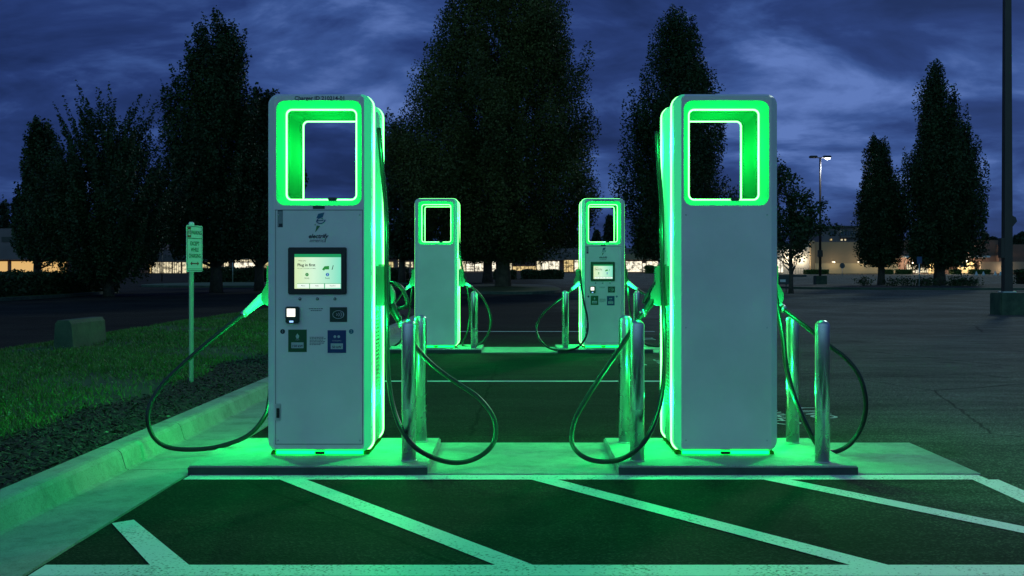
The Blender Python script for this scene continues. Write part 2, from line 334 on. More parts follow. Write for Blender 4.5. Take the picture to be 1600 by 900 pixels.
# painted lines: sheets on the asphalt
ZL = .004; mb = MB()
def quad(p, z=ZL): mb.add([(a, b, z) for a, b in p], [(0, 1, 2, 3)])
quad([(-2.055, 6.935), (2.90, 6.935), (2.90, 7.095), (-2.055, 7.095)])
quad([(-2.055, 4.735), (2.96, 4.735), (2.96, 4.915), (-2.055, 4.915)], ZL)
quad([(2.80, 4.915), (2.96, 4.915), (2.96, 6.935), (2.80, 6.935)])
k = 1.365 / 2.02
for xt in (-2.98, -1.46, .087, 1.515):
    a, b, c, d = (xt, 6.935), (xt + .165, 6.935), (xt + .165 + 2.02*k, 4.915), (xt + 2.02*k, 4.915)
    if xt < -2: yt = 5.75; dx = (6.935 - yt) * k; a, b = (-2.11 + .05, yt - .02), (-1.975, yt + .06); c, d = (-1.43, 4.915), (-1.60, 4.915)
    if xt > 1.4:
        ye = 6.935 - (2.80 - xt) / k; ye2 = 6.935 - (2.80 - xt - .165) / k
        a, b, c, d = (xt, 6.935), (xt + .165, 6.935), (2.80, ye2), (2.80, ye)
    quad([d, c, b, a])
quad([(-2.055, 13.12), (2.95, 13.12), (2.95, 13.25), (-2.055, 13.25)])
quad([(-2.055, 24.1), (2.95, 24.1), (2.95, 24.3), (-2.055, 24.3)])
lines = tag(mb.build('painted_lines', M['line']), kind='structure')
for (xx, yy, lines_) in ((2.30, 10.25, ('EV', 'CHARGING', 'ONLY')), (2.10, 15.6, ('EV', 'CHARGING', 'ONLY')), (2.10, 21.6, ('EV', 'CHARGING', 'ONLY'))):
    for i, s in enumerate(lines_):
        o = textmesh('painted_lettering', s, .34, M['stencil'], None, (xx - .42 + i*.42, yy, .005), rot=(0, 0, R(90)), sx=.95)
        tag(o, kind='structure')

# ------------------------------------------------------------------ lawn, mulch
rng = np.random.default_rng(4)
def bx(y): return -3.42 + .10*math.sin(y*1.3) + .06*math.sin(y*3.1 + 1)      # lawn / mulch border
def lz(x, y):
    t = min(1, max(0, (-2.72 - x) / .9)); e = min(1, max(0, (x + 8.0) / .8)); q = min(1, max(0, (36 - y)/1.5))
    return .125 + .05*t*min(e, 1)*(.6 + .4*math.sin(y*.35 + x)) - .12*(1 - e)**2 - .12*(1-q)**2
def sheet(name, xa, xb, m, kind, nx=14, dz=0.0):
    mb = MB(); ys = np.linspace(2, 36, 130)
    v = [(xa(y) + (xb(y) - xa(y))*i/nx, y, lz(xa(y) + (xb(y) - xa(y))*i/nx, y) + dz) for y in ys for i in range(nx+1)]
    mb.add(v, [(j*(nx+1)+i, j*(nx+1)+i+1, (j+1)*(nx+1)+i+1, (j+1)*(nx+1)+i) for j in range(len(ys)-1) for i in range(nx)], 0, True)
    return tag(mb.build(name, m), kind=kind)
sheet('mulch_bed', lambda y: bx(y) - .1, lambda y: -2.715, M['mulch'], 'structure')
sheet('lawn', lambda y: -8.05, bx, M['grassbase'], 'structure', 26, .006)
def scatter(n, xr, yr, pw=2.0):     # denser close by
    u = rng.random(n); y = yr[0] * (yr[1]/yr[0])**(u**1.0); x = rng.uniform(xr[0], xr[1], n); return x, y
n = 95000; x, y = scatter(n, (-8, -3.2), (6.2, 35)); keep = np.array([a < bx(b) + .04*rng.standard_normal() for a, b in zip(x, y)]); x, y = x[keep], y[keep]
pn = np.sin(x*2.1 + np.sin(y*1.7)*1.4) + np.sin(y*1.3 + x*.7) + .7*rng.standard_normal(len(x)); keep = pn > -1.0; x, y = x[keep], y[keep]; n = len(x)
z = np.array([lz(a, b) for a, b in zip(x, y)]) + .006
h = rng.uniform(.018, .05, n) * (1 + y/40); a = rng.uniform(0, 6.283, n); lean = rng.normal(0, .5, (n, 2))
U = np.stack([lean[:, 0]*h*.6, lean[:, 1]*h*.6, h*.55], 1); V = np.stack([np.cos(a), np.sin(a), a*0], 1) * (.0028 * (1 + y/12))[:, None]
o = leaf_mesh('grass', np.stack([x, y, z + h*.5], 1), U, V, M['blade']); tag(o, 'short mown lawn grass beside the mulch bed and kerb', 'grass', kind='stuff')
n = 2600; x, y = scatter(n, (-8, -3.5), (6.2, 24)); z = np.array([lz(p, q) for p, q in zip(x, y)]) + .035
a = rng.uniform(0, 6.283, n); s = rng.uniform(.006, .013, n)
o = leaf_mesh('clover', np.stack([x, y, z + rng.uniform(0, .02, n)], 1), np.stack([np.cos(a), np.sin(a), rng.normal(0, .4, n)], 1)*s[:, None], np.stack([-np.sin(a), np.cos(a), rng.normal(0, .4, n)], 1)*s[:, None]*.8, M['clover'])
tag(o, 'pale clover leaves scattered through the lawn', 'clover', kind='stuff')
def chips(name, n, m, s0, s1, label, cat, yr=(5.5, 30)):
    x, y = scatter(n, (-3.75, -2.73), yr); keep = np.array([p > bx(q) - .06 - .05*abs(rng.standard_normal()) for p, q in zip(x, y)]); x, y = x[keep], y[keep]; n = len(x)
    z = np.array([lz(p, q) for p, q in zip(x, y)]) + rng.uniform(.004, .022, n); a = rng.uniform(0, 6.283, n); s = rng.uniform(s0, s1, n); t = rng.normal(0, .35, (n, 2))
    o = leaf_mesh(name, np.stack([x, y, z], 1), np.stack([np.cos(a), np.sin(a), t[:, 0]], 1)*s[:, None], np.stack([-np.sin(a), np.cos(a), t[:, 1]], 1)*(s*.35)[:, None], m)
    tag(o, label, cat, kind='stuff')
chips('bark_mulch', 26000, M['chip'], .008, .03, 'dark shredded bark mulch between lawn and kerb', 'mulch')
chips('leaf_litter', 900, M['litter'], .006, .018, 'pale dry leaf bits lying on the dark mulch', 'litter', (5.5, 18))

# ------------------------------------------------------------------ charger
PY = -.40; H = 2.415
def charger_proto():
    root = empty('charging_station', (0, 0, 0), 'x', 'charger')
    ring = rrect(.345, .022, 2.408, .070); face = rrect(.300, .042, 2.390, .022)
    o_out = rrect(.284, 1.663, 2.361, .060, cx=.0); o_in = rrect(.240, 1.702, 2.318, .040)
    def plate(loop, hole, y, name, m):
        bm = bmesh.new()
        for lpx in (loop, hole):
            vv = [bm.verts.new((a, y, b)) for a, b in lpx]
            for i in range(len(vv)): bm.edges.new((vv[i], vv[(i+1) % len(vv)]))
        bmesh.ops.triangle_fill(bm, edges=bm.edges[:], use_beauty=True)
        me = bpy.data.meshes.new(name); bm.to_mesh(me); bm.free(); return link(name, me, m, root)
    for s, nm in ((-1, 'front'), (1, 'rear')):
        plate(face, o_out, s*.40, nm + '_panel', M['paint'])
        n_ = len(face)
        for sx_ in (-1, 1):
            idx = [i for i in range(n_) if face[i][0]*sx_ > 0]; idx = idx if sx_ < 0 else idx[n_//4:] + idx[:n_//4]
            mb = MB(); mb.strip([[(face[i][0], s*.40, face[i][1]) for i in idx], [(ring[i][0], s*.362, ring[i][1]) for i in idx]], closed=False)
            cl = mb.build('corner_chamfer', M['white'], root); cl['side'] = sx_
        for i in range(n_):
            j = (i+1) % n_; mb = MB()
            if face[i][0]*face[j][0] < 0: mb.add([(face[i][0], s*.4, face[i][1]), (face[j][0], s*.4, face[j][1]), (ring[j][0], s*.362, ring[j][1]), (ring[i][0], s*.362, ring[i][1])], [(0, 1, 2, 3)]); mb.build('edge_trim', M['white'], root)
        mb = MB(); mb.tube([(a, s*.262, b) for a, b in rrect(.344, .014, 2.406, .075, 8)], .0115, 10, closed=True); mb.build('light_strip', M['led'], root)
        mb = MB(); inner = rrect(.300, .022, 2.36, .05)
        mb.strip([lp(ring, s*.362), lp(ring, s*.15), lp(inner, s*.15), lp(inner, s*.04)]); mb.build('side_shell', M['white'], root)
        mb = MB(); mb.strip([lp(o_out, s*.3995), lp(o_in, s*.302)]); mb.build('window_bezel', M['ledbevel'], root)
        mb = MB(); mb.tube([(a, s*.296, b) for a, b in rrect(.2385, 1.703, 2.317, .039)], .0095, 8, closed=True); mb.build('window_light_strip', M['led'], root)
        # door seam, latch and foot
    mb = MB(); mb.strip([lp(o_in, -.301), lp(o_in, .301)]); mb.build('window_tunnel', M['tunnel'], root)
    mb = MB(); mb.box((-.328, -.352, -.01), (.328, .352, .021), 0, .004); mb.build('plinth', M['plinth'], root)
    for s in (-1, 1):
        mb = MB()
        mb.box((s*.302, -.149, .038), (s*.334, .149, 1.20), 0, .004)
        for i in range(26):
            z = .28 + i*.026; mb.prism([(s*.334, z), (s*.341, z + .004), (s*.341, z + .010), (s*.334, z + .018)], -.13, .13, 'y', 0)
        mb.build('side_cover', M['cover'], root)
        mb = MB()
        poly = [(s*.334, 1.262), (s*.425, 1.262), (s*.427, 1.14), (s*.462, 1.075), (s*.464, 1.03), (s*.45, 1.0), (s*.42, .985), (s*.334, .985)]
        mb.prism(poly, -.05, .05); hb = mb.build('cable_holster', M['holster'], root)
        mb = MB(); mb.box((s*.35, -.035, 1.264), (s*.41, .035, 1.272)); mb.build('holster_slot', M['black'], hb)
    # the light the strips give off
    def lamp(x, y, z, e):
        k_ = 'led_light_%g' % e; ld = bpy.data.lights.get(k_)
        if not ld: ld = bpy.data.lights.new(k_, 'POINT'); ld.energy = e; ld.color = (.002, 1, .16 if e > 1 else .05); ld.shadow_soft_size = 0
        o = bpy.data.objects.new('led_light', ld); COL.objects.link(o); o.parent = root; o.location = (x, y, z)
    for sy_ in (-1, 1):
        for sx_ in (-1, 1):
            for z in (.35, .93, 1.51, 2.09): lamp(sx_*.415, sy_*.255, z, 10.5)
            lamp(sx_*.06, sy_*.17, 2.05, 17)
        mb = MB(); mb.tube([(-.29, sy_*.366, .014), (.29, sy_*.366, .014)], .010, 8); mb.build('underglow_strip', M['under'], root)
    # front fittings
    Yf = -.4015
    def box(name, x0, x1, z0, z1, th, m, parent=root, bev=.003, y=-.4):
        b = MB(); b.box((x0, y - th, z0), (x1, y + .002, z1), 0, bev); return b.build(name, m, parent)
    def U(x, yy): return ((x - 497.5)/235.0, 1.22 + (425 - yy)/235.0)
    (a, z0), (b, z1) = U(449.5, 460), U(541, 386.5)
    ts = box('touchscreen', a, b, z0, z1, .014, M['black'], bev=.006)
    (a, z0), (b, z1) = U(460, 451), U(532.5, 397)
    d = MB(); d.add([(a, -.4155, z0), (b, -.4155, z0), (b, -.4155, z1), (a, -.4155, z1)], [(0, 1, 2, 3)])
    dm = bpy.data.materials.new('display_picture'); dm.use_nodes = True; t = dm.node_tree; bs = t.nodes['Principled BSDF']; bs.inputs['Base Color'].default_value = (.01, .01, .01, 1)
    g = t.nodes.new('ShaderNodeTexCoord'); sp = t.nodes.new('ShaderNodeSeparateXYZ'); t.links.new(g.outputs['Object'], sp.inputs[0])
    mr = t.nodes.new('ShaderNodeMapRange'); mr.inputs[1].default_value = a; mr.inputs[2].default_value = b; t.links.new(sp.outputs[0], mr.inputs[0])
    r = t.nodes.new('ShaderNodeValToRGB'); t.links.new(mr.outputs[0], r.inputs[0])
    r.color_ramp.elements[0].color = (.72, .90, .50, 1); r.color_ramp.elements[1].color = (.22, .80, .58, 1); e = r.color_ramp.elements.new(.4); e.color = (.70, .98, .72, 1)
    t.links.new(r.outputs[0], bs.inputs['Emission Color']); bs.inputs['Emission Strength'].default_value = .95
    d.build('display', dm, ts)
    def glow_m(nm, c, s=1): return mat(nm, (.01, .01, .01), .5, emit=c, es=s)
    gm = glow_m('display_bar', (.01, .30, .10)); gd = mat('display_dark', (.01, .03, .03), .6); gw = glow_m('display_white', (.85, 1, .88)); gb = glow_m('display_blue', (.02, .16, .45)); gg = glow_m('display_green', (.02, .25, .04))
    def scr(name, items, m, y=-.4165):
        q = MB()
        for (x0, x1, y0, y1) in items:
            (p, u0), (w, u1) = U(x0, y1), U(x1, y0); q.add([(p, y, u0), (w, y, u0), (w, y, u1), (p, y, u1)], [(0, 1, 2, 3)])
        return q.build(name, m, ts)
    scr('title_bar', [(460, 532.5, 397, 402)], gm)
    scr('button_rule', [(464, 532.5, 442.6, 443.1), (483.2, 484, 443.1, 451), (506.4, 507.4, 443.1, 451)], gm)
    scr('menu_button', [(464.3, 482.8, 443.6, 449.6), (484.6, 505.8, 443.6, 449.6), (508.0, 531.5, 443.6, 449.6)], gw, -.4168)
    def circle(name, x, yy, rr, m, y=-.417, parent=ts):
        (cx_, cz_) = U(x, yy); q = MB(); n_ = 16; q.add([(cx_ + rr/235*math.cos(2*math.pi*k/n_), y, cz_ + rr/235*math.sin(2*math.pi*k/n_)) for k in range(n_)], [tuple(range(n_))]); return q.build(name, m, parent)
    circle('status_dot', 479.5, 429, 2.7, gg); circle('status_dot', 511.5, 429, 2.7, gb)
    q = MB()
    for pts in ([(503, 421), (507, 416), (510, 418), (506, 423)], [(507, 416), (514, 415.5), (514, 421), (508, 421)]):
        q.add([(U(*p)[0], -.417, U(*p)[1]) for p in pts], [(0, 1, 2, 3)])
    q.build('car_picture', gg, ts)
    q = MB(); q.add([(U(*p)[0], -.417, U(*p)[1]) for p in [(518, 421.5), (519.2, 421.5), (521, 414.5), (520, 414.5)]], [(0, 1, 2, 3)]); q.build('plug_picture', gd, ts)
    def txt(name, s, x, yy, size, m, parent=root, y=-.4175, al='CENTER', **kw):
        X, Z = U(x, yy); return textmesh(name, s, size/235, m, parent, (X, y, Z), align=al, **kw)
    txt('display_lettering', 'Plug in first', 464.5, 414.2, 6.2, gd, ts, al='LEFT', bold=.0006)
    txt('display_lettering', 'Choose a connector to begin', 464.5, 419.4, 2.4, gd, ts, al='LEFT')
    txt('display_lettering', 'Welcome', 466, 407.5, 3.0, gd, ts, al='LEFT')
    txt('display_lettering', 'Ready', 479.5, 434.6, 3.0, gd, ts); txt('display_lettering', 'Ready', 511.5, 434.6, 3.0, gd, ts)
    for s_, xx in (('Menu', 473.5), ('Help', 495), ('Español', 519.5)): txt('display_lettering', s_, xx, 446.4, 2.9, gd, ts, y=-.4178)
    txt('display_lettering', '1', 479.5, 429, 3.6, gw, ts, y=-.418); txt('display_lettering', '2', 511.5, 429, 3.6, gw, ts, y=-.418)
    # emblem: a bolt with an e, and the lettering under it
    q = MB()
    q.add([(U(*p)[0], Yf, U(*p)[1]) for p in [(493.5, 341), (496.5, 334), (506, 332), (503.5, 339.5)]], [(0, 1, 2, 3)])
    q.build('emblem_top', M['ink2'], root)
    q = MB()
    arc = [(498.5 + 6.0*math.cos(R(a_)), 344.2 + 5.0*math.sin(R(a_))) for a_ in range(-175, 0, 15)]; 
    pts = [(507.5, 343.5)] + [(500 + 7.0*math.cos(R(a_)), 343.0 + 6.2*math.sin(R(a_))) for a_ in range(10, 165, 15)]
    q.tube([(U(*p)[0], Yf, U(*p)[1]) for p in pts], [.0035]*len(pts), 6)
    pts = [(495, 344.8), (504.5, 344.2), (503.5, 341.4), (500, 340.3), (496.5, 341.4), (494.2, 344.8)]
    q.tube([(U(*p)[0], Yf, U(*p)[1]) for p in pts], .003, 6)
    q.build('emblem_e', M['ink2'], root)
    q = MB(); q.add([(U(*p)[0], Yf, U(*p)[1]) for p in [(491.5, 363.5), (494, 352.3), (499.5, 353.2)]], [(0, 1, 2)]); q.add([(U(*p)[0], Yf, U(*p)[1]) for p in [(490.5, 352), (491.5, 349.5), (493, 352)]], [(0, 1, 2)])
    q.build('emblem_tip', M['ink3'], root)
    txt('maker_lettering', 'electrify', 496, 369.2, 9.3, M['ink'], y=Yf - .0005, shear=.25, bold=.0010)
    txt('maker_lettering', 'america', 495.5, 375.8, 8.2, M['ink'], y=Yf - .0005, shear=.2, bold=-.0002)
    txt('number_lettering', 'Charger ID 210214-01', 499, 153.6, 8.6, M['ink'], y=Yf - .0005, bold=.0006)
    box('round_port', *sum([[U(514-3, 0)[0], U(514+3, 0)[0]]], []), U(0, 146+1)[1] - .004, U(0, 143)[1], .02, M['white'], y=-.12, bev=.002).name = 'antenna'
    (a, z0), (b, z1) = U(488, 326.5), U(506.5, 321.5)
    box('status_label', a, b, z0, z1 - .0, .001, M['label_dark'], bev=0)
    b_ = MB(); b_.box((.045, -.315, 1.700), (.105, -.27, 1.722), 0, .004); b_.build('window_sensor', M['black'], root)
    b_ = MB(); b_.box((-.105, .27, 1.700), (-.045, .315, 1.722), 0, .004); b_.build('window_sensor', M['black'], root)
    for s in (-1, 1):
        b_ = MB(); b_.box((-.03, s*.372, .006), (.035, s*.392, .024), 0, .003); b_.build('foot_vent', M['dark'], root)
    (a, z0), (b, z1) = U(433, 355), U(441, 328.5)
    sr = box('rating_label', a, b, z0, z1, .001, M['ink'], bev=0)
    b_ = MB()
    for i in range(5): b_.box((a + .004 + i*.006, -.4018, z0 + .006 + (.018 if i else 0)), (a + .007 + i*.006, -.4012, z1 - .006)) 
    b_.build('label_print', M['label_white'], sr)
    (a, z0), (b, z1) = U(429.5, 657.5), U(438, 630.5)
    la = box('door_latch', a, b, z0, z1, .006, M['steel'], bev=.003)
    b_ = MB(); b_.box((a + .008, -.412, z0 + .02), (b - .008, -.4055, z1 - .03), 0, .002); b_.build('latch_key', M['black'], la)
    # three round studs
    for xx in (468, 495, 522.5):
        X, Z = U(xx, 467); q = MB(); q.tube([(X, -.398, Z), (X, -.405, Z)], .0095, 14); st = q.build('button', M['ink'], root)
        q = MB(); q.tube([(X, -.4045, Z), (X, -.407, Z)], .0055, 12); q.build('button_cap', M['galv'], st)
    (a, z0), (b, z1) = U(446.5, 505), U(467.5, 479)
    cr_ = box('card_reader', a, b, z0, z1, .035, M['label_dark'], bev=.006)
    q = MB()
    (a, z0), (b, z1) = U(449, 494.5), U(462, 482); q.box((a, -.4365, z0), (b, -.435, z1), 0)
    q.build('lit_keypad', mat('keypad_light', (.1, .1, .1), .5, emit=(1, .98, .85), es=1.5), cr_)
    q = MB()
    for i in range(3):
        for j in range(3):
            X, Z = U(450.8 + i*4.0, 483.8 + j*4.2); q.box((X - .0008, -.4372, Z - .018), (X + .0008, -.4366, Z + .018))
    q = MB(); (a, z0), (b, z1) = U(453, 503.5), U(459, 500.8); q.box((a, -.4365, z0), (b, -.435, z1)); q.build('slot_light', mat('slot_glow', (0, 0, .1), .5, emit=(.3, .55, 1), es=1.6), cr_)
    (a, z0), (b, z1) = U(514.5, 503), U(541.5, 480)
    tp = box('tap_panel', a, b, z0, z1, .004, M['label_dark'], bev=.001)
    q = MB()
    for k in range(4):
        pts = [(524 + k*3.2 + 2.2*math.cos(R(a_)), 491.5 + (2.0 + k*1.1)*math.sin(R(a_))) for a_ in range(-60, 61, 20)]
        q.tube([(U(*p)[0], -.4045, U(*p)[1]) for p in pts], .0022, 6)
    pts = [(528 + 8.8*math.cos(R(a_)), 491.5 + 6.2*math.sin(R(a_))) for a_ in range(0, 360, 20)]
    q.tube([(U(*p)[0], -.4045, U(*p)[1]) for p in pts], .0018, 6, closed=True)
    q.build('tap_symbol', M['galv'], tp)
    for (x0, x1, y0, y1, m, cap) in ((449.5, 478.5, 515, 550, 'label_green', '150'), (511, 540, 516, 551.5, 'label_blue', '50')):
        (a, z0), (b, z1) = U(x0, y1), U(x1, y0); pl = box('power_label', a, b, z0, z1, .002, M[m], bev=0)
        (a, z0), (b, z1) = U(x0 + 5, y1 - 6), U(x1 - 5, y1 - 15); q = MB(); q.box((a, -.4035, z0), (b, -.402, z1)); q.build('label_window', M['label_white'], pl)
        xm = (x0 + x1)/2
        txt('power_lettering', cap + ' kW', xm, y1 - 9.2, 5.2, M['ink'], pl, y=-.4042, bold=.0005)
        txt('power_lettering', 'CCS' if cap == '150' else 'CHAdeMO', xm, y1 - 19, 3.0, M['label_white'], pl, y=-.4030)
        q = MB()
        if cap == '150': pts = [(xm, 521), (xm + 2.8, 525), (xm + 1.6, 529), (xm - 1.6, 529), (xm - 2.8, 525)]; q.add([(U(*p)[0], -.4030, U(*p)[1]) for p in pts], [tuple(range(5))])
        else:
            for dx in (-3, 3): pts = [(xm + dx + 2.2*math.cos(R(a_)), 526 + 2.2*math.sin(R(a_))) for a_ in range(0, 360, 30)]; q.add([(U(*p)[0], -.4030, U(*p)[1]) for p in pts], [tuple(range(12))])
        q.build('plug_symbol', M['label_white'], pl)
    for xx, s_, in ((440.8, '1'), (548, '2')):
        c_ = circle('number_disc', xx, 518, 3.8, M['ink'] if s_ == '1' else M['ink2'], y=Yf, parent=root)
        txt('disc_numeral', s_, xx, 518, 5.6, M['label_white'], c_, y=Yf - .001)
    q = MB()
    for i in range(6):
        w = (24, 25, 22, 25, 23, 18)[i]; yy = 526.5 + i*2.3; x = 483.0; 
        while x < 483 + w - 2:
            l_ = random.Random(i*31 + int(x*7)).uniform(1.6, 4.2); l_ = min(l_, 483 + w - x)
            (a, z0), (b, z1) = U(x, yy + .9), U(x + l_, yy); q.add([(a, Yf, z0), (b, Yf, z0), (b, Yf, z1), (a, Yf, z1)], [(0, 1, 2, 3)]); x += l_ + .8
    q.build('small_print', M['ink'], root)
    q = MB()
    for yy, x0, x1 in ((481.8, 482, 504), (484.8, 485, 502)):
        x = x0
        while x < x1 - 1:
            l_ = min(random.Random(int(x*9)).uniform(1.5, 4), x1 - x); (a, z0), (b, z1) = U(x, yy + 1.1), U(x + l_, yy); q.add([(a, Yf, z0), (b, Yf, z0), (b, Yf, z1), (a, Yf, z1)], [(0, 1, 2, 3)]); x += l_ + .7
    q.build('instruction_print', M['ink'], root)
    q = MB()
    s1 = [(-.298, 1.652), (.298, 1.652)]
    for z in (1.632, .075): q.box((-.292, -.4012, z - .0022), (.292, -.399, z + .0022))
    for x in (-.288, .290): q.box((x - .0018, -.4012, .0772), (x + .0018, -.399, 1.6298))
    q.build('door_seam', M['seam'], root)
    for x in (-.272, .272):
        for z in (.10, 1.60):
            q = MB(); q.tube([(x, -.399, z), (x, -.403, z)], .006, 10); q.build('screw', M['galv'], root)
    for x in (-.27, .27):
        for z in (.10, .85, 1.60):
            q = MB(); q.tube([(x, .399, z), (x, .4025, z)], .0055, 10); q.build('screw', M['galv'], root)
    return root
proto = charger_proto()
chs = []
specs = [((XL, ROW[0]), 0, 'tall white charging cabinet at front left with green light strips, screen side showing'),
         ((XR, ROW[0]), math.pi, 'tall charging cabinet at front right turned away so its blank blue-grey back shows'),
         ((XL + .008, ROW[1]), math.pi, 'charging cabinet in the far row with a blank teal back panel and no screen showing'),
         ((XR, ROW[1]), 0, 'charging cabinet in the far row with its small lit screen showing')]
for i, ((x, y0), rz, lab) in enumerate(specs):
    o = proto if i == 0 else copy_tree(proto)
    o.location = (x, y0 + .40, PADZ); o.rotation_euler = (0, 0, rz); o['label'] = lab; o['group'] = 'charging stations in two rows'
    chs.append(o)
    for ch in list(o.children):          # aisle-side chamfers glow: the strips' green light put into their material
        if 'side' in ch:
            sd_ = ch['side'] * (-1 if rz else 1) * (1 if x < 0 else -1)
            ch.material_slots[0].link = 'OBJECT'; ch.material_slots[0].material = M['chamfer_glow'] if sd_ > 0 else M['white']
bpy.context.view_layer.update()
for o in COL.objects:
    if 'side' in o: del o['side']

# charging cables: each hangs from the recess in the side, loops over the ground and ends in a connector
def cable(root, pts, r=.0165):
    inv = root.matrix_world.inverted(); P = [inv @ Vector(p) for p in pts]
    mb = MB(); mb.tube(catmull(P, 9), r, 10); return mb.build('cable', M['rubber'], root)
def connector(root, head, neck, grip=None):
    """head sits in the holster, the strain relief and its ring lead to the cable at neck"""
    inv = root.matrix_world.inverted(); h = inv @ Vector(head); n_ = inv @ Vector(neck); d = n_ - h
    mb = MB(); mb.tube([h - d*.25, h, h + d*.35, h + d*.8, n_], [.030, .036, .030, .024, .021], 12)
    c = mb.build('connector', M['white'] if not grip else M['rubber'], root)
    mb = MB(); mb.tube([n_ - d.normalized()*.018, n_ + d.normalized()*.012], .026, 14); mb.build('collar_ring', M['steel'], c)
    if grip:
        mb = MB(); mb.tube(catmull([inv @ Vector(p) for p in grip], 5), .0135, 8); mb.build('grip_handle', M['black'], c)
    return c
A, B_, C_, D_ = chs
cable(A, [px(592, 200, 7.86), px(597, 260, 7.86), px(603, 330, 7.86), px(604, 420, 7.84), px(605, 520, 7.75), px(607, 590, 7.6), px(618, 648, 7.4), px(640, 690, 7.20), px(672, 713, 7.20), px(712, 723.0, 7.27), px(748, 714, 7.38), px(772, 690, 7.5), px(772, 655, 7.6), px(748, 622, 7.68), px(712, 597, 7.74), px(678, 572, 7.77), px(652, 545, 7.78), px(638, 525, 7.8), px(627, 507, 7.84)])
connector(A, px(607, 468, 7.9), px(627, 507, 7.84), [px(603, 441, 7.9), px(618, 443, 7.9), px(629, 452, 7.9), px(636, 470, 7.9), px(634, 478, 7.9), px(622, 482, 7.89), px(612, 478, 7.89)])
cable(A, [px(426, 520, 7.9), px(424, 590, 7.9), px(420, 630, 7.9), px(413, 652, 7.88), px(388, 680, 7.86), px(345, 697, 7.83), px(298, 702.5, 7.80), px(258, 697, 7.78), px(236, 676, 7.75), px(232, 642, 7.75), px(250, 606, 7.8), px(285, 570, 7.85), px(325, 535, 7.88), px(362, 505, 7.9), px(381, 491, 7.92)])
connector(A, px(408, 468, 7.93), px(381, 491, 7.92))
cable(B_, [px(1026, 205, 7.86), px(1029, 260, 7.86), px(1034, 330, 7.86), px(1035, 430, 7.84), px(1038, 520, 7.75), px(1037, 590, 7.6), px(1029, 640, 7.4), px(1012, 682, 7.19), px(988, 708, 7.15), px(958, 720.5, 7.25), px(925, 719, 7.32), px(902, 706, 7.4), px(893, 686, 7.5), px(899, 655, 7.6), px(918, 620, 7.66), px(944, 580, 7.7), px(968, 545, 7.72), px(988, 515, 7.76), px(1004, 490, 7.82)])
connector(B_, px(1024, 462, 7.9), px(1004, 490, 7.82), [px(1027, 440, 7.9), px(1019, 449, 7.9), px(1010, 463, 7.89), px(1006, 474, 7.88)])
cable(B_, [px(1206, 420, 7.85), px(1215, 480, 7.85), px(1224, 530, 7.8), px(1229, 575, 7.72), px(1243, 625, 7.66), px(1262, 668, 7.62), px(1276, 694, 7.66), px(1290, 704.5, 7.74), px(1308, 705.0, 7.78), px(1330, 692, 7.78), px(1347, 665, 7.76), px(1353, 630, 7.74), px(1344, 590, 7.74), px(1322, 560, 7.76), px(1296, 540, 7.78), px(1262, 512, 7.8), px(1224, 483, 7.86)])
connector(B_, px(1208, 468, 7.92), px(1224, 483, 7.86))
yb = 18.6
cable(C_, [px(715, 330, yb), px(719, 400, yb), px(730, 450, yb), px(734, 490, yb), px(730, 520, yb), px(722, 536, yb), px(727, 541.6, yb-.1), px(741, 541.5, yb-.15), px(757, 531, yb-.1), px(766, 512, yb), px(766, 492, yb), px(757, 470, yb), px(746, 456, yb), px(736, 448, yb)])
connector(C_, px(723, 441, yb), px(736, 448, yb))
cable(C_, [px(644, 440, yb), px(640, 480, yb), px(634, 515, yb), px(624, 535, yb), px(608, 542, yb), px(596, 532, yb), px(600, 505, yb), px(620, 470, yb), px(634, 452, yb)])
connector(C_, px(643, 444, yb), px(634, 452, yb))
yb = 18.45
cable(D_, [px(910, 335, yb), px(909, 390, yb), px(907, 430, 18.3), px(911, 465, 18.0), px(918, 500, 17.7), px(916, 525, 17.6), px(902, 543, 17.6), px(880, 547.5, 17.75), px(856, 543, 18.0), px(841, 526, 18.2), px(839, 507, yb), px(850, 488, yb), px(870, 471, yb), px(887, 458, yb), px(894, 451.5, yb)])
connector(D_, px(904, 443, yb), px(894, 451.5, yb))
cable(D_, [px(975, 400, yb), px(980, 440, yb), px(984, 480, yb), px(990, 515, yb), px(1006, 536, yb), px(1030, 541, yb), px(1050, 530, yb), px(1050, 505, yb), px(1034, 480, yb), px(1012, 462, yb), px(996, 452, yb)])
connector(D_, px(983, 443, yb), px(996, 452, yb))

